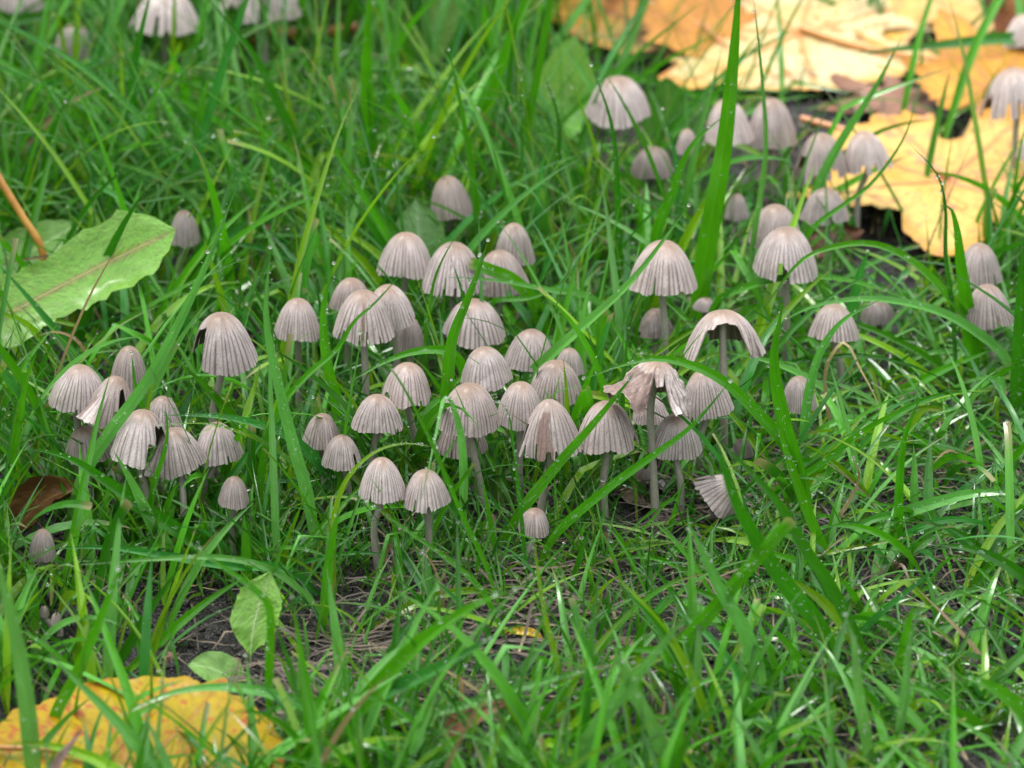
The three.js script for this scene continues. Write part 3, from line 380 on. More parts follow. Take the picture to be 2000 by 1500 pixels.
// ------------------------------------------------------------------ fallen maple leaves
// at: photo point of the leaf's heart; size in metres; turn: where the middle lobe points (degrees, 0 = right, 90 = away); tip: tilt about x and z
function mapleLeaf({ label, at, size, turn, tilt = [0, 0], lift = 0.004, col, col2, rim, vein, spots, spotCol, seed, curl = 0.2, stalkTurn, blunt = 0.32, teeth = 1 }) {
  const O = ground(...at); O.y += lift; const g = thing('maple_leaf', O, label, 'leaf', 'fallen maple leaves on the ground');
  g.rotation.set(tilt[0], 0, tilt[1]);
  const lobes = [[0, 1], [48, 0.9], [-48, 0.92], [98, 0.66], [-98, 0.64], [150, 0.36], [-150, 0.36]], T = THREE.MathUtils.degToRad(turn);
  const radius = (a) => { let r = blunt; for (const [c, l] of lobes) { const d = Math.abs(((a - c + 540) % 360) - 180), e = d / 27; r = Math.max(r, l * (1 - 0.62 * Math.pow(Math.min(1.4, e), 1.15)) ); } const tooth = teeth * (0.07 * Math.abs(((a * 0.075 + 40) % 1) - 0.5) * 2 + 0.03 * noise(a * 0.6, seed)) + (1 - teeth) * 0.05 * noise(a * 0.06, seed); return Math.max(0.12, r * (0.94 + tooth)) * (Math.abs(((a + 540) % 360) - 180) > 172 ? 0.6 : 1); };
  const height = (x, y) => { const r = Math.hypot(x, y) / size; return size * (0.05 * fbm(x / size * 2.2 + seed * 9, y / size * 2.2) + 0.014 * fbm(x / size * 9, y / size * 9 + seed) + curl * r * r * (0.4 + 0.8 * noise(x / size * 1.3 + seed, y / size * 1.3))); };
  const veinAt = (a, f) => { let m = 0; for (const [c, l] of lobes) { const d = Math.abs(((a - c + 540) % 360) - 180) * Math.PI / 180 * f; const side = Math.abs(((f - d * 1.4) * 8 % 1 + 1) % 1 - 0.5); m = Math.max(m, Math.exp(-Math.pow(d / 0.016, 2)), d < 0.3 ? 0.4 * Math.exp(-Math.pow((0.5 - side) / 0.09, 2)) : 0); } return m; };
  const acc = new Acc(), NA = 288, NR = 30;
  for (const low of [0, 1]) {
    const base = acc.count;
    for (let j = 0; j <= NA; j++) { const deg = j / NA * 360 - 180, Rr = radius(deg), a = deg * Math.PI / 180 + T; for (let i = 0; i <= NR; i++) {
      const f = i / NR * Rr, x = Math.cos(a) * f * size, y = Math.sin(a) * f * size, ve = veinAt(deg, f);
      const z = height(x, y) - 0.0035 * size * ve - low * 0.00018;
      const k = clamp(0.5 + 1.7 * fbm(x / size * 3 + seed * 4, y / size * 3, 2), 0, 1), e = sstep(0.8, 1, i / NR + 0.25 * fbm(x / size * 6, y / size * 6, seed)) * 0.8;
      let c = [0, 1, 2].map((q) => lerp(lerp(lerp(col[q], col2[q], k), rim[q], e), vein[q], clamp(ve, 0, 1) * 0.75) * 0.66);
      if (spots) { const s = sstep(1 - spots, 1.02 - spots, 0.5 + fbm(x / size * 26 + seed, y / size * 26, 4) + 0.25 * fbm(x / size * 6, y / size * 6, 9)); c = c.map((q, m) => lerp(q, spotCol[m], s)); }
      acc.v(x, z, -y, 0, 1, 0, x / 0.04, y / 0.04, ...c);
      if (j && i) { const q = base + j * (NR + 1) + i, d = q - NR - 1; if (!low) { acc.tri(d - 1, d, q); acc.tri(d - 1, q, q - 1); } else { acc.tri(d - 1, q, d); acc.tri(d - 1, q - 1, q); } }
    } }
  }
  part('leaf_blade', acc.geo(null, true), dryLeafMat, g);
  for (const [c, l] of lobes) { const pts = []; for (let i = 0; i <= 14; i++) { const f = i / 14 * l * 0.86, a = c * Math.PI / 180 + T, x = Math.cos(a) * f * size, y = Math.sin(a) * f * size; pts.push(new V3(x, height(x, y) - 0.0002, -y)); } part('vein', tube(pts, (s) => size * 0.009 * (1 - 0.8 * s), () => vein, 6, null, 0.7), stalkMat, g); }
  const a = (stalkTurn ?? turn + 180) * Math.PI / 180, q = [0, 0.25, 0.5, 0.8].map((f) => new V3(Math.cos(a + f * 0.4) * f * size, height(0, 0) * (1 - f) + 0.001, -Math.sin(a + f * 0.4) * f * size));
  part('stalk', tube(new THREE.CatmullRomCurve3(q).getSpacedPoints(14), () => size * 0.016, () => vein, 8, null), stalkMat, g);
  g.traverse((m) => { m.castShadow = m.receiveShadow = true; });
}
const CREAM = [0.76, 0.53, 0.15], LEMON = [0.78, 0.66, 0.36], GOLD = [0.80, 0.44, 0.06], AMBER = [0.62, 0.27, 0.045], RUST = [0.30, 0.085, 0.02];
[
  { label: 'big cream yellow maple leaf lying at the upper right', at: [1560, 120], size: 0.058, turn: 175, blunt: 0.62, tilt: [0.2, 0], lift: 0.007, col: LEMON, col2: CREAM, rim: [0.74, 0.40, 0.08], vein: [0.55, 0.25, 0.06], spots: 0.17, spotCol: [0.40, 0.15, 0.04], seed: 1, stalkTurn: -40 },
  { label: 'orange yellow maple leaf at the top edge left of the cream one', at: [1190, 20], size: 0.040, blunt: 0.6, turn: 210, tilt: [0.1, 0], lift: 0.004, col: GOLD, col2: [0.72, 0.42, 0.12], rim: AMBER, vein: [0.5, 0.2, 0.03], spots: 0.17, spotCol: [0.40, 0.15, 0.04], seed: 2, stalkTurn: 60 },
  { label: 'curled deep orange maple leaf with brown edge before the cream one', at: [1365, 120], size: 0.030, blunt: 0.5, turn: 120, tilt: [0.35, -0.2], lift: 0.009, col: [0.66, 0.30, 0.05], col2: [0.58, 0.25, 0.05], rim: [0.22, 0.07, 0.02], vein: [0.5, 0.2, 0.05], seed: 3, curl: 0.35 },
  { label: 'peach yellow maple leaf at the top edge right of the cream one', at: [1775, 60], size: 0.040, blunt: 0.55, turn: 250, tilt: [0.3, 0.1], lift: 0.014, col: [0.72, 0.47, 0.18], col2: GOLD, rim: [0.66, 0.36, 0.16], vein: [0.5, 0.24, 0.08], spots: 0.17, spotCol: [0.40, 0.15, 0.04], seed: 4 },
  { label: 'rust brown maple leaf in the top right corner', at: [1965, 15], size: 0.05, turn: 200, tilt: [0.25, 0], lift: 0.008, col: [0.40, 0.14, 0.035], col2: RUST, rim: [0.16, 0.05, 0.02], vein: [0.24, 0.08, 0.03], seed: 5, curl: 0.25 },
  { label: 'largest golden maple leaf lying flat at the right edge', at: [1850, 385], size: 0.052, turn: 262, blunt: 0.6, tilt: [0.06, -0.03], lift: 0.006, col: [0.74, 0.42, 0.07], col2: CREAM, rim: [0.66, 0.33, 0.06], vein: [0.48, 0.2, 0.07], spots: 0.2, spotCol: [0.42, 0.2, 0.09], seed: 6, stalkTurn: 120 },
  { label: 'amber maple leaf under the white ragged mushroom at the right', at: [1935, 250], size: 0.036, turn: 60, blunt: 0.5, tilt: [0.2, 0], lift: 0.010, col: [0.58, 0.27, 0.03], col2: GOLD, rim: AMBER, vein: [0.36, 0.15, 0.04], spots: 0.17, spotCol: [0.40, 0.15, 0.04], seed: 7 },
  { label: 'dull pinkish brown maple leaf behind the golden one', at: [1765, 235], size: 0.022, turn: 200, tilt: [0.1, 0], lift: 0.004, col: [0.36, 0.2, 0.14], col2: [0.26, 0.13, 0.08], rim: [0.2, 0.09, 0.05], vein: [0.4, 0.17, 0.1], seed: 8 },
  { label: 'spotted bright yellow maple leaf in the lower left corner', at: [262, 1575], size: 0.0285, turn: 62, blunt: 0.9, teeth: 0.25, tilt: [0.16, -0.04], lift: 0.006, col: [0.41, 0.285, 0.001], col2: [0.30, 0.25, 0.002], rim: [0.40, 0.24, 0.002], vein: [0.30, 0.12, 0.01], spots: 0.22, spotCol: [0.24, 0.06, 0.01], seed: 9, curl: 0.02, stalkTurn: 150 },
].forEach(mapleLeaf);

// ------------------------------------------------------------------ fallen stalks
function fallenStalk(label, flat, lean, r, c1, c2, heights) {
  const { root, pts } = trace(flat, lean, 30, -0.001), g = thing('leaf_stalk', root, label, 'stalk');
  part('stalk', tube(pts, (s) => r * (1 + 0.25 * Math.exp(-s * 14) + 0.2 * Math.exp(-(1 - s) * 16) + 0.06 * noise(s * 25, 3)), (s) => { const k = clamp(0.5 + fbm(s * 14, r * 1e5) + 0.3 * noise(s * 60, 1), 0, 1); return c1.map((v, q) => lerp(v, c2[q], k)); }, 10, root), stalkMat, g);
  const e = pts[0], f = pts[1], dir = e.clone().sub(f).normalize();
  part('stalk_end', tube([e, e.clone().addScaledVector(dir, r * 1.2), e.clone().addScaledVector(dir, r * 2)], (s) => r * (1.3 - 0.5 * s), () => c2, 10, root), stalkMat, g);
}
fallenStalk('orange brown stalk with a thick foot lying across the top left', [470, 120, 492, 76, 525, 66, 600, 66, 660, 60, 742, 44], 0, 0.0014, [0.50, 0.17, 0.05], [0.34, 0.10, 0.03]);
fallenStalk('short orange stub of stalk below the foot of the long stalk', [505, 98, 500, 78, 480, 66], 0, 0.0013, [0.5, 0.2, 0.09], [0.40, 0.13, 0.05]);
fallenStalk('yellow orange stalk slanting onto the large green leaf', [88, 640, 82, 489, 45, 425, 8, 365, -30, 300], -0.004, 0.00078, [0.66, 0.36, 0.07], [0.42, 0.17, 0.03]);

// ------------------------------------------------------------------ grass blades one can point to
const dewAt = [], R0 = rng(4242);
function pointedBlade(label, kind, width, lean, flat, o = {}) {
  const { root, pts } = trace(flat, lean, o.samples ?? 26), acc = new Acc(), dry = kind === 't', col = GREEN[kind].map((v) => v * (0.92 + 0.16 * R0()));
  blade(acc, pts, width * pixel(pts[13]) * 1.05, col, { twist0: (R0() - 0.5) * 0.5, twist: (R0() - 0.5) * 0.7, fold: 0.16 + 0.16 * R0(), root: dry ? [0.34, 0.25, 0.12] : [col[0] * 1.7, col[1] * 1.3, col[2] * 1.4], ...o });
  const m = new THREE.Mesh(acc.geo(root), dry ? strawMat : grassMat); m.name = numbered(dry ? 'dry_grass_blade' : 'grass_blade'); m.position.copy(root); scene.add(m);
  mark(m, label, dry ? 'dry grass blade' : 'grass blade', dry ? 'withered grass blades' : 'single blades of grass standing out of the turf');
  for (let k = 0; k < pts.length * 0.5; k++) { const i = 4 + Math.floor(R0() * (pts.length - 5)); for (let e = 0; e < 2; e++) if (R0() < 0.6) dewAt.push([pts[i].clone().lerp(pts[i - 1], R0()), 0.00011 + 0.0003 * R0() * R0(), width * pixel(pts[i]) * 0.7]); }
  if (R0() < 0.5) for (let k = 0; k < 70; k++) { const i = 3 + Math.floor(R0() * (pts.length - 4)); dewAt.push([pts[i].clone().lerp(pts[i - 1], R0()), 0.00006 + 0.00014 * R0() * R0(), width * pixel(pts[i]) * 0.8]); }
  if (R0() < 0.4) dewAt.push([pts[pts.length - 1].clone(), 0.00035, 0]);
}
const B = pointedBlade;
B('tallest broad upright blade reaching the top edge right of centre', 'g', 40, 0.012, [1352, 690, 1378, 500, 1412, 300, 1432, 120, 1447, -90], { twist: 0.1, twist0: 0.15, fold: 0.12 });
B('dark blade slanting down from the top edge left of centre', 'd', 24, 0.01, [650, 500, 600, 330, 545, 205, 490, 100, 400, -10]);
B('long pale blade rising diagonally over the left cluster', 'p', 25, 0.006, [120, 1060, 158, 940, 205, 858, 290, 740, 390, 545, 463, 364], { twist: 0.2 });
B('broad dark blade arching low across the left cluster', 'd', 30, 0.012, [480, 1120, 380, 1058, 290, 998, 205, 938, 130, 892, 50, 874]);
B('pale blade hanging below the torn step-edged cap', 'p', 27, 0.012, [350, 1110, 330, 1075, 296, 1020, 262, 950, 222, 880]);
B('dark horizontal blade ending on the torn step-edged cap', 'b', 24, 0.026, [690, 990, 640, 925, 560, 850, 500, 827, 420, 812, 318, 811]);
B('thin yellow green blade under the dark horizontal one', 'y', 10, 0.026, [640, 1010, 590, 930, 545, 882, 480, 848, 400, 827, 314, 830]);
B('short dark blade sticking up behind the torn flap mushroom', 'g', 13, 0.01, [282, 930, 278, 800, 264, 750, 257, 690]);
B('short curved blade in front of the step-edged cap', 'g', 15, 0.01, [285, 1090, 298, 960, 322, 880, 327, 838, 322, 788]);
B('long pale bent blade in the gap right of the left cluster', 'p', 25, 0.004, [625, 1100, 600, 965, 576, 880, 544, 752, 520, 620, 528, 484]);
B('slender blade sweeping from low left up to the cracked cap', 'g', 17, 0.014, [498, 1050, 516, 892, 544, 800, 600, 732, 660, 680, 690, 630, 730, 594, 790, 528]);
B('broad dark upright blade left of the cracked cap', 'g', 24, 0.01, [672, 930, 660, 800, 637, 700, 632, 600, 652, 515]);
B('long thin blade slanting over the rounded centre mushroom', 'g', 14, 0.012, [850, 690, 816, 596, 776, 500, 724, 408, 660, 300, 600, 180]);
B('wide blade leaning left against the rounded centre mushroom', 'd', 22, 0.012, [800, 640, 780, 540, 748, 480, 692, 396, 640, 362]);
B('arched glossy blade pointing left below the dim shaded cap', 'g', 22, 0.014, [925, 860, 905, 720, 875, 686, 812, 686, 748, 708, 684, 746]);
B('broad upright blade in the middle before the dim cap', 'g', 27, 0.008, [868, 950, 874, 760, 884, 660, 912, 588, 936, 524, 953, 470]);
B('thin dark blade across the lower right of the pointed cap', 'd', 11, 0.01, [925, 800, 912, 620, 898, 555, 884, 514]);
B('thin curved blade over the front of the pointed cap', 'g', 10, 0.012, [838, 830, 832, 660, 840, 590, 852, 536, 874, 488, 893, 458]);
B('flat pale blade lying right from the pointed cap', 'p', 15, 0.02, [1230, 760, 1190, 620, 1148, 578, 1080, 567, 980, 549, 874, 541]);
B('upturned thin blade looping below the cut grass stub', 'g', 13, 0.012, [915, 760, 925, 640, 960, 590, 1040, 580, 1100, 548, 1125, 490]);
B('thick stub of a mown blade with a tan cut end', 'g', 26, 0.012, [1075, 740, 1048, 600, 1000, 545, 960, 528, 920, 513], { cut: 1 });
B('long green blade crossing diagonally above the centre cluster', 'p', 24, 0.012, [1000, 860, 1027, 745, 1067, 700, 1137, 637, 1233, 548, 1345, 402]);
B('yellow green blade down the front of a shiny cap', 'y', 15, 0.006, [1112, 970, 1108, 830, 1106, 760, 1100, 700]);
B('hooked dark blade bending over in front of the centre cluster', 'd', 15, 0.006, [1034, 1150, 1012, 950, 1001, 860, 992, 806, 970, 783, 943, 795], { twist0: 0.9 });
B('fresh blade rising diagonally before the wet brown mushroom', 'g', 22, 0.012, [960, 1075, 1017, 1000, 1093, 903, 1150, 838, 1217, 757, 1240, 728]);
B('long fresh blade crossing the stem of the shredded mushroom', 'g', 18, 0.016, [1040, 1120, 1083, 1047, 1183, 957, 1283, 884, 1350, 833, 1426, 745]);
B('arching striped blade over the shredded mushroom', 'g', 25, 0.014, [1582, 1040, 1540, 880, 1483, 810, 1417, 747, 1350, 713, 1283, 700, 1217, 712, 1140, 740]);
B('broad upright blade right of the open arched mushroom', 'g', 34, 0.008, [1590, 1040, 1565, 950, 1530, 820, 1512, 700, 1530, 588]);
B('broad dark blurred blade before the collapsed fan', 'd', 36, 0.03, [1650, 1300, 1600, 1220, 1537, 1145, 1475, 1050, 1425, 950, 1400, 855]);
B('second dark blade slanting right from the collapsed fan', 'd', 27, 0.02, [1720, 1320, 1625, 1150, 1575, 1075, 1525, 990, 1460, 915, 1392, 850]);
B('high thin arch of grass in front of the golden leaf', 'g', 17, 0.01, [1950, 760, 1900, 637, 1857, 583, 1800, 523, 1733, 483, 1677, 474, 1620, 484, 1567, 507, 1480, 620]);
B('low pale wet arch of grass over the pale mushroom', 'p', 21, 0.012, [2010, 800, 1967, 703, 1900, 643, 1833, 607, 1750, 587, 1677, 583, 1583, 600, 1510, 638]);
B('thin arch of grass starting left of the cleft mushroom', 'g', 17, 0.012, [1380, 740, 1400, 592, 1467, 557, 1550, 540, 1633, 543, 1717, 563, 1810, 602]);
B('pale curved blade with drops before the pale mushroom', 'p', 20, 0.01, [1568, 920, 1573, 817, 1583, 750, 1607, 677, 1650, 623, 1722, 584]);
B('broad leaf blade with a hooked tip near the right edge', 'g', 30, 0.008, [1910, 760, 1890, 610, 1877, 517, 1868, 443, 1855, 405, 1836, 402]);
B('wiry bent stalk before the golden leaf', 'd', 10, 0.01, [1872, 760, 1860, 600, 1847, 500, 1846, 400, 1830, 340, 1775, 280]);
B('broad upright blade at the right edge', 'd', 34, 0.006, [1985, 850, 1992, 700, 1996, 560, 2004, 440]);
B('needle thin upright blade in the upper middle', 'd', 8, 0.008, [1024, 560, 1020, 350, 1019, 250, 1015, 105]);
B('dark blade curving over the wide blurred mushroom', 'd', 15, 0.01, [1212, 640, 1207, 425, 1202, 300, 1190, 225, 1155, 128]);
B('upright blade with a bent tip left of the wide blurred mushroom', 'd', 13, 0.01, [1085, 520, 1090, 330, 1090, 230, 1060, 138]);
B('wide curved blade leaning right behind the tall blade', 'g', 24, 0.012, [1262, 660, 1282, 460, 1318, 365, 1350, 285, 1416, 224]);
B('short blade with a pointed tip left of the wide curved blade', 'b', 16, 0.008, [1335, 560, 1325, 400, 1318, 300, 1294, 213]);
B('long thin blade slanting up across the golden leaf', 'g', 11, 0.01, [1515, 640, 1580, 455, 1640, 405, 1700, 360, 1765, 270, 1790, 194]);
B('pale blade pointing up right between the leaves at the top', 'p', 20, 0.01, [1560, 500, 1600, 360, 1640, 280, 1710, 170, 1762, 72]);
B('pale straight blade hanging beside the tall upright blade', 'p', 12, 0.012, [1455, 640, 1470, 480, 1495, 300, 1488, 150, 1470, -20]);
B('broad blurred blade reaching in from the upper right edge', 'b', 26, 0.01, [2120, 200, 2050, 80, 1960, 75, 1850, 86, 1760, 95, 1665, 104]);
B('pale blurred blade rising at the lower left edge', 'p', 36, 0.02, [72, 1570, 64, 1490, 49, 1350, 30, 1237, 2, 1125, -20, 1040]);
B('blurred blade leaning right over the spotted yellow leaf', 'g', 27, 0.012, [92, 1470, 105, 1406, 142, 1331, 188, 1230, 225, 1135, 262, 1060]);
B('kinked blade that folds over above the seedling leaf', 'g', 19, 0.01, [528, 1440, 526, 1312, 529, 1219, 522, 1176, 487, 1144, 424, 1099, 345, 1047]);
B('long grey green blade lying across the low left', 'b', 20, 0.012, [640, 1150, 560, 1112, 450, 1104, 330, 1086, 210, 1069, 92, 1072]);
B('pale arch of grass above the seedling leaf', 'p', 14, 0.012, [660, 1215, 600, 1165, 520, 1108, 420, 1088, 300, 1092, 130, 1105]);
B('pale blurred arch right of the spotted yellow leaf', 'p', 24, 0.015, [690, 1480, 640, 1410, 560, 1364, 450, 1342, 340, 1352, 230, 1400]);
B('wide blurred blade pointing up right at the bottom centre', 'g', 38, 0.03, [600, 1480, 700, 1383, 810, 1262, 920, 1185, 1006, 1150]);
B('bluish blurred blade below the wide bottom centre blade', 'b', 32, 0.02, [620, 1460, 715, 1375, 828, 1317, 920, 1268, 972, 1240]);
B('long shining blade with a tan tip across the bottom', 'p', 20, 0.012, [690, 1440, 760, 1412, 883, 1383, 1030, 1339, 1177, 1302, 1237, 1294], { dry: 1 });
B('broad pale blade leaning right at the bottom', 'p', 32, 0.02, [1090, 1560, 1122, 1496, 1177, 1401, 1243, 1322, 1366, 1172]);
B('broad pale blade leaning left at the bottom', 'p', 32, 0.02, [1350, 1560, 1287, 1445, 1250, 1372, 1213, 1298, 1195, 1255]);
B('straight fresh stalk below the small half buried mushroom', 'y', 13, 0.01, [1104, 1370, 1089, 1298, 1067, 1214, 1052, 1126, 1041, 1035]);
B('thin wet stalk slanting down from the touching mushrooms', 'g', 12, 0.006, [1000, 1260, 942, 1155, 876, 1093, 792, 1034, 716, 978]);
B('long thin stalk running past the perfect dome', 'g', 10, 0.012, [990, 1210, 946, 1097, 910, 1022, 874, 938, 838, 854, 772, 731, 703, 650]);
B('pale twisted blade hanging over the touching mushrooms', 'p', 19, 0.030, [905, 1080, 900, 850, 870, 775, 853, 842, 838, 911, 815, 1006], { twist: 1.2 });
B('yellow green hoop of grass over the touching mushrooms', 'y', 13, 0.006, [652, 1175, 653, 1010, 676, 938, 730, 884, 790, 866, 852, 874]);
B('bluish flat blade lying below the little notched mushroom', 'p', 24, 0.01, [680, 960, 634, 888, 589, 938, 548, 1004, 520, 1045]);
B('striped blade leaning left at the lower right of centre', 'p', 31, 0.012, [1500, 1370, 1478, 1300, 1452, 1227, 1408, 1153, 1361, 1054, 1345, 1020]);
B('thick mown blade leaning right of the striped one', 'g', 28, 0.01, [1270, 1370, 1300, 1300, 1387, 1197, 1473, 1097, 1545, 1016], { cut: 1 });
B('upright bright sheath behind the dark slanting blades', 'g', 22, 0.004, [1640, 1130, 1582, 1010, 1560, 950, 1534, 876, 1512, 800]);
B('straight blade slanting right above the grey straw', 'g', 16, 0.008, [1450, 1010, 1517, 963, 1603, 906, 1682, 846]);
B('upright blade right of the grey straw', 'g', 20, 0.006, [1752, 1100, 1755, 1030, 1756, 958, 1768, 850, 1800, 770]);
B('wet horizontal blade with drops at the right edge', 'p', 25, 0.012, [1700, 1060, 1755, 1008, 1820, 984, 1907, 963, 2030, 966]);
B('thin yellow stalk lying below the grey straw', 'y', 10, 0.01, [1500, 1120, 1538, 1098, 1647, 1074, 1777, 1048, 1800, 1040]);
B('pale narrow blade upright at the lower right', 'p', 19, 0.01, [1750, 1470, 1755, 1435, 1768, 1348, 1777, 1256, 1800, 1180]);
B('broad pale blade with drops in the lower right', 'p', 27, 0.012, [1705, 1520, 1697, 1470, 1677, 1348, 1667, 1253, 1650, 1200]);
B('broad blurred blade entering from the lower right edge', 'g', 38, 0.015, [2090, 1470, 2000, 1388, 1928, 1337, 1868, 1318]);
B('dark blade reaching left from the right edge below the wet one', 'd', 26, 0.012, [2090, 1210, 2000, 1127, 1907, 1075, 1816, 1062]);
B('dark narrow blade rising right in the lower right turf', 'b', 15, 0.01, [1640, 1290, 1699, 1218, 1807, 1127, 1840, 1100]);
B('long grey green blade arching across the upper left', 'b', 20, 0.014, [-40, 330, 60, 190, 120, 155, 190, 122, 240, 106], {});
B('half dry blade with a tan middle slanting at the upper left', 't', 18, 0.014, [-60, 420, 0, 335, 60, 270, 130, 205, 210, 165]);
B('curly bright blade tip drooping at the top left', 'y', 12, 0.01, [110, 330, 130, 190, 120, 60, 105, 20, 92, 70, 88, 110]);
B('wide blurred blade upright in the upper middle', 'g', 32, 0.012, [722, 470, 722, 300, 716, 130, 722, -40]);
B('yellowish upright stem above the broken dead leaf tip', 'y', 14, 0.006, [652, 260, 655, 150, 660, 60, 664, -40]);
B('bright upright stem before the creased pale mushroom', 'y', 14, 0.008, [338, 260, 338, 120, 340, 40, 342, -60]);
B('stiff dark blade pointing up left in the upper left turf', 'd', 24, 0.012, [160, 430, 250, 260, 262, 130, 300, -40]);
B('grey green blade with a wet tip pointing left', 'b', 18, 0.014, [690, 480, 620, 400, 545, 330, 490, 290, 436, 271]);
B('narrow wet blade left of the sweeping slender one', 'p', 12, 0.01, [470, 740, 480, 600, 500, 540, 466, 508], { twist: 0.8 });
// dry ones
B('looped withered grass before the small low mushroom', 't', 8, 0.008, [1640, 880, 1612, 760, 1618, 705, 1650, 668, 1680, 720, 1715, 790, 1722, 830], { fold: 0.05 });
B('limp tan blade lying below the grey straw', 't', 9, 0.006, [1600, 1075, 1618, 1040, 1660, 975, 1678, 930, 1660, 880], { fold: 0.05 });
B('orange dry blade curving left of the small half buried mushroom', 't', 6, 0.004, [868, 1200, 862, 1150, 840, 1095, 805, 1062], { fold: 0.05 });
B('tan dry arch of grass behind the leftmost mushroom', 't', 10, 0.006, [195, 790, 180, 720, 150, 665, 110, 648, 75, 655], { fold: 0.05 });
B('short white broken straw right of the pale bent blade', 't', 9, 0.004, [600, 580, 612, 490, 636, 466], { cut: 1 });

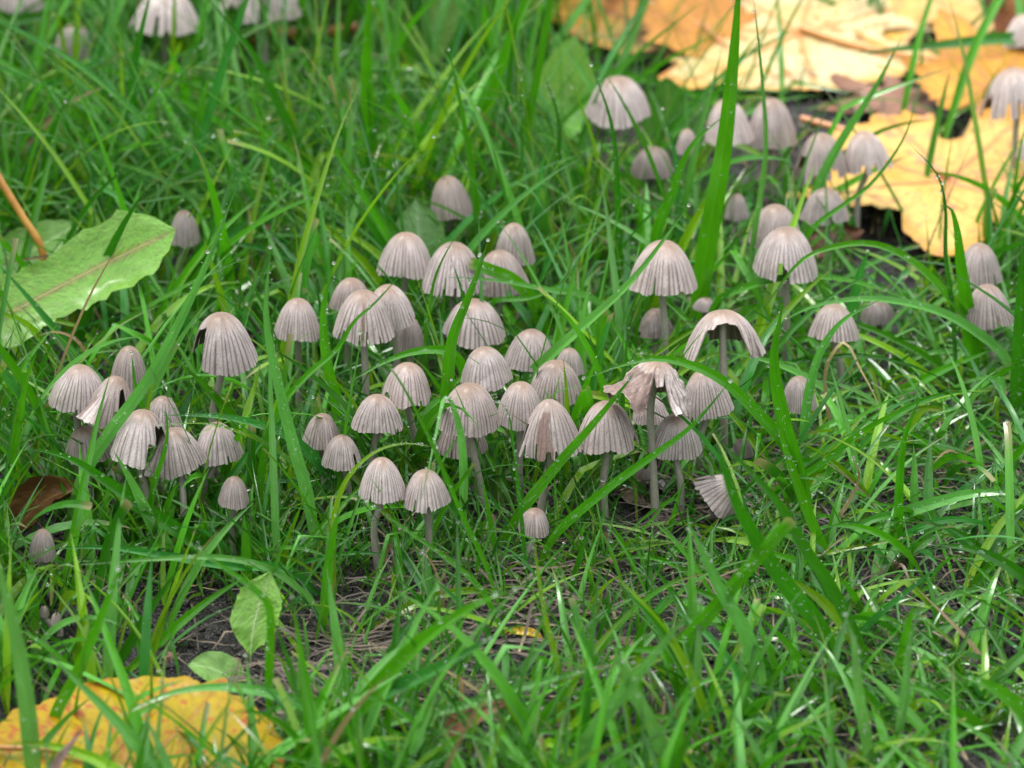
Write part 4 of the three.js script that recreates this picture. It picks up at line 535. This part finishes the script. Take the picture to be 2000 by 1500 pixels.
// ------------------------------------------------------------------ the turf: blades nobody could count
{
  const R = rng(77), acc = new Acc(), gauss = () => (R() + R() + R() - 1.5) / 0.75;
  // where the grass stands thick, thin, tall or short: patches of the ground given by their middles
  const spots = [[1560, 60, 0.075, 0.05, 0.05], [1820, 320, 0.05, 0.045, 0.06], [1180, 20, 0.035, 0.03, 0.3], [1050, 1060, 0.05, 0.03, 0.7], [1050, 1270, 0.045, 0.022, 0.8], [200, 1420, 0.03, 0.02, 0.35], [420, 1240, 0.032, 0.02, 0.4], [330, 960, 0.03, 0.03, 0.7], [1700, 560, 0.02, 0.015, 0.6], [1930, 130, 0.05, 0.06, 0.1]].map(([px, py, a, b, k]) => { const p = ground(px, py); return [p.x, p.z, a, b, k]; });
  const thick = (x, z) => { let d = 1; for (const [cx, cz, a, b, k] of spots) { const e = ((x - cx) / a) ** 2 + ((z - cz) / b) ** 2; d = Math.min(d, lerp(k, 1, sstep(0.5, 1.5, e))); } return d * clamp(0.85 + 0.9 * fbm(x * 40, z * 40, 5), 0.3, 1.3); };
  const thinAt = ground(1050, 1220), rightAt = ground(1700, 1150);
  const kinds = [['g', 0.42], ['d', 0.17], ['b', 0.1], ['p', 0.16], ['y', 0.15]];
  const inFrame = (q) => q[0] > -120 && q[0] < 2120 && q[1] > -160 && q[1] < 1750;
  for (const [x, y, rx, ry, by, soft = 0.86] of [[610, 60, 150, 30, 70, 0.99], [495, 84, 40, 34, 98, 0.97], [510, 1190, 55, 70, 1305], [415, 1310, 45, 30, 1335], [1020, 1252, 55, 12, 1256], [45, 425, 50, 70, 640], [170, 530, 180, 90, 760], [820, 440, 40, 40, 600], [1190, 40, 120, 60, 110], [860, 40, 60, 90, 170], [1140, 165, 90, 80, 290], [1295, 200, 50, 60, 290], [1820, 400, 160, 90, 420], [1560, 90, 250, 90, 120], [1240, 985, 35, 25, 1000], [100, 990, 70, 40, 1050]]) capsSeen.push({ x, y, rx, ry, d: ground(x, by).distanceTo(eye), soft });
  let made = 0;
  const nearA = ground(90, 1150), nearB = ground(1480, 830);
  for (let tuft = 0; tuft < 12950; tuft++) {
    const low = tuft >= 12500, z = low ? lerp(nearB.z, nearA.z, R()) : -0.40 + R() * 0.62, x = low ? lerp(nearA.x, nearB.x, R()) : (R() * 2 - 1) * 0.21, base = new V3(x, groundHeight(x, z), z), sp = seen(base), shown = inFrame(sp);
    const few = shown ? 1 : 0.55;
    if (!low && R() > thick(x, z) * few) continue;
    const n = 2 + Math.floor(R() * 4), tuftA = R() * 6.28, thin = Math.exp(-(((x - thinAt.x) / 0.045) ** 2 + ((z - thinAt.z) / 0.04) ** 2)), right = sstep(0.02, 0.06, x) * sstep(-0.06, 0.02, z), backLeft = sstep(-0.03, -0.08, z) * sstep(0.06, 0.0, x), front = sstep(0.05, 0.1, z);
    for (let k = 0; k < n; k++) {
      const bx = x + (R() - 0.5) * 0.006, bz = z + (R() - 0.5) * 0.006, P = new V3(bx, groundHeight(bx, bz) - 0.001, bz);
      const broad = !low && R() < 0.24 ? 1 : 0;
      let len = (0.015 + 0.042 * R() * R() + 0.017 * broad) * (1 + 0.55 * backLeft - 0.25 * right - 0.35 * thin - 0.25 * front) * (low ? 0.75 : 1), wid = (0.00055 + 0.0007 * R() + 0.0011 * broad * (0.5 + R())) * (1 - 0.4 * thin - 0.1 * right);
      const az = tuftA + gauss() * 1.3, tilt0 = 0.14 + 0.62 * Math.abs(gauss()) + 0.25 * right, bend = 0.15 + 1.5 * R() * R() + 0.55 * right * R(), N = broad ? 11 : 9, pts = [P], kink = R() < 0.1 ? 3 + Math.floor(R() * 5) : 99, kinkBy = 0.5 + R();
      let ang = tilt0, hit = 0;
      for (let i = 1; i <= N; i++) { ang = tilt0 + bend * Math.pow(i / N, 1.4) + (i >= kink ? kinkBy : 0); const q = pts[i - 1].clone(); const st = len / N, wob = 0.06 * noise(i * 0.7, made); q.x += Math.sin(ang) * Math.cos(az + wob) * st; q.z += Math.sin(ang) * Math.sin(az + wob) * st; q.y += Math.cos(ang) * st; const gh = groundHeight(q.x, q.z) + 0.0006; if (q.y < gh) q.y = gh; pts.push(q); }
      for (let i = 3; i <= N && !hit && shown; i += 1) { const [qx, qy] = seen(pts[i]), d = pts[i].distanceTo(eye); for (const c of capsSeen) if (d < c.d + 0.006 && ((qx - c.x) / c.rx) ** 2 + ((qy - c.y) / c.ry) ** 2 < 1) { hit = c.soft ?? 0.96; break; } }
      if (hit && R() < hit * (wid < 0.0011 && hit > 0.9 ? 0.8 : 1)) continue;
      let pick = R(), kind = 'g'; for (const [c, s] of kinds) { if (pick < s) { kind = c; break; } pick -= s; }
      const dryOne = R() < 0.018, v = 0.75 + 0.5 * R(), col = (dryOne ? GREEN.t : GREEN[kind]).map((c) => c * v);
      const fa = az + gauss() * 0.8, face = new V3(-Math.cos(fa) * 0.75 + 0.1, 0.65, -Math.sin(fa) * 0.75 + 0.25).normalize();
      blade(acc, pts, dryOne ? wid * 0.55 : wid, col, { face, twist0: gauss() * 0.3, twist: gauss() * 0.9, fold: 0.1 + R() * 0.24, cut: R() < 0.045 ? 1 : 0, dry: R() < 0.1 ? 1 : 0, root: dryOne ? col : [col[0] * 2 + 0.03, col[1] * 1.35, col[2] * 1.5 + 0.01] });
      made++;
      for (let e = 0; e < 2; e++) if (shown && R() < 0.4) { const i = 3 + Math.floor(R() * (N - 3)); dewAt.push([pts[i].clone(), 0.0001 + 0.00026 * R() * R(), wid * 0.6]); }
      if (shown && R() < 0.06) dewAt.push([pts[N].clone(), 0.0002 + 0.00018 * R(), 0]);
    }
  }
  const m = new THREE.Mesh(acc.geo(), grassMat); m.name = 'grass'; scene.add(m); mark(m, 'dense wet green grass all round the mushrooms', null, null, 'stuff');
  console.log('turf blades', made, 'triangles', acc.i.length / 3);
}

// ------------------------------------------------------------------ straw, crumbs of soil, dew
{
  const R = rng(31), acc = new Acc();
  for (let k = 0; k < 3600; k++) {
    const z = -0.36 + R() * 0.54, x = (R() * 2 - 1) * 0.17, a = R() * 6.28, L = 0.006 + 0.022 * R() * R(), pts = [], bow = (R() - 0.5) * 1.6, up = R() * 0.004;
    let ang = a, q = new V3(x, 0, z); for (let i = 0; i <= 5; i++) { const s = i / 5; pts.push(new V3(q.x, groundHeight(q.x, q.z) + 0.0005 + up * Math.sin(s * 3.1) + 0.001 * R(), q.z)); ang += bow / 5; q.x += Math.cos(ang) * L / 5; q.z += Math.sin(ang) * L / 5; }
    const v = 0.10 + 0.42 * R() * R(), warm = R(); blade(acc, pts, 0.0003 + 0.0006 * R() * R(), [0.30 * v, lerp(0.19, 0.24, warm) * v, lerp(0.10, 0.15, warm) * v], { face: new V3(0, 1, 0), fold: 0.2, root: [0.24 * v, 0.17 * v, 0.1 * v], cut: 1 });
  }
  for (let k = 0; k < 420; k++) { // crumbled bits of old leaf
    const z = -0.34 + R() * 0.5, x = (R() * 2 - 1) * 0.15, a = R() * 6.28, L = 0.002 + 0.006 * R() * R(), pts = []; for (let i = 0; i <= 4; i++) { const px = x + Math.cos(a) * L * i / 4, pz = z + Math.sin(a) * L * i / 4; pts.push(new V3(px, groundHeight(px, pz) + 0.0008 + 0.0012 * Math.sin(i * 0.8 + R()), pz)); }
    const v = 0.3 + 0.7 * R(); blade(acc, pts, L * (0.4 + 0.4 * R()), [0.16 * v, 0.085 * v, 0.045 * v], { face: new V3((R() - 0.5) * 0.8, 1, (R() - 0.5) * 0.8), fold: 0.3 * R(), root: [0.12 * v, 0.06 * v, 0.035 * v], twist: (R() - 0.5) * 2 });
  }
  const mats = [[1640, 885, 0.010, 170, 0.6], [1400, 1010, 0.007, 90, 0.6], [1000, 1240, 0.024, 110, 1], [800, 1330, 0.022, 90, 1], [1160, 1190, 0.02, 60, 1], [620, 1330, 0.015, 50, 1]];
  for (const [px, py, spread, count, warm] of mats) { const c = ground(px, py); for (let k = 0; k < count; k++) {
    const x = c.x + (R() + R() - 1) * spread * 1.4, z = c.z + (R() + R() - 1) * spread * 1.5, L = 0.008 + 0.016 * R(), pts = [], bow = (R() - 0.5) * 0.9 + (R() < 0.2 ? 1.4 : 0), up = R() * R() * 0.004; let ang = (R() - 0.5) * 1.4 + (R() < 0.5 ? 3.14 : 0), q = new V3(x, 0, z);
    for (let i = 0; i <= 7; i++) { const e = i / 7; pts.push(new V3(q.x, groundHeight(q.x, q.z) + 0.0008 + up * Math.sin(e * 3.1) + 0.0008 * R(), q.z)); ang += bow / 7; q.x += Math.cos(ang) * L / 7; q.z += Math.sin(ang) * L / 7; }
    const v = 0.10 + 0.5 * R() * R(); blade(acc, pts, 0.0003 + 0.0011 * R() * R() * R(), [0.36 * v, lerp(0.30, 0.26, warm) * v, lerp(0.25, 0.16, warm) * v], { face: new V3(0, 1, 0.2), fold: 0.25, root: [0.26 * v, 0.2 * v, 0.13 * v] });
  } }
  const m = new THREE.Mesh(acc.geo(), strawMat); m.name = 'straw_litter'; scene.add(m); mark(m, 'dead straw and thatch strewn over the soil', null, null, 'stuff');
}
{
  const R = rng(53), geo = new THREE.IcosahedronGeometry(1, 1), p = geo.attributes.position; for (let k = 0; k < p.count; k++) { const v = new V3().fromBufferAttribute(p, k), s = 1 + 0.5 * fbm(v.x * 1.6, v.y * 1.6, v.z * 1.6); p.setXYZ(k, v.x * s, v.y * s * 0.8, v.z * s); } geo.computeVertexNormals();
  const n = 42000, m = new THREE.InstancedMesh(geo, crumbMat, n), M = new THREE.Matrix4(), q = new THREE.Quaternion(), c = new THREE.Color();
  for (let k = 0; k < n; k++) { const z = -0.36 + R() * 0.54, x = (R() * 2 - 1) * 0.17, r = 0.00025 + 0.0012 * R() * R() * R() + (R() < 0.012 ? 0.0018 * R() : 0); q.setFromEuler(new THREE.Euler(R() * 6, R() * 6, R() * 6)); M.compose(new V3(x, groundHeight(x, z) + r * 0.3, z), q, new V3(r, r * (0.6 + 0.5 * R()), r)); m.setMatrixAt(k, M); const v = 0.5 + 1.3 * R() * R(); m.setColorAt(k, c.setRGB(v, v * 0.97, v * 0.95)); }
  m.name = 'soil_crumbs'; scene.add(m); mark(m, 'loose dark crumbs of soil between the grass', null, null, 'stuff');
}
{
  const geo = new THREE.IcosahedronGeometry(1, 3), m = new THREE.InstancedMesh(geo, dewMat, dewAt.length), M = new THREE.Matrix4(), R = rng(8), q = new THREE.Quaternion();
  dewAt.forEach(([p, r, side], k) => { M.compose(p.clone().add(new V3((R() - 0.5) * side, r * 0.6, r * 0.5)), q, new V3(r, r * 0.85, r)); m.setMatrixAt(k, M); });
  m.name = 'dew'; scene.add(m); mark(m, 'dew drops on the grass', null, null, 'stuff'); m.castShadow = false;
  console.log('drops', dewAt.length);
}
renderer.render(scene, camera);
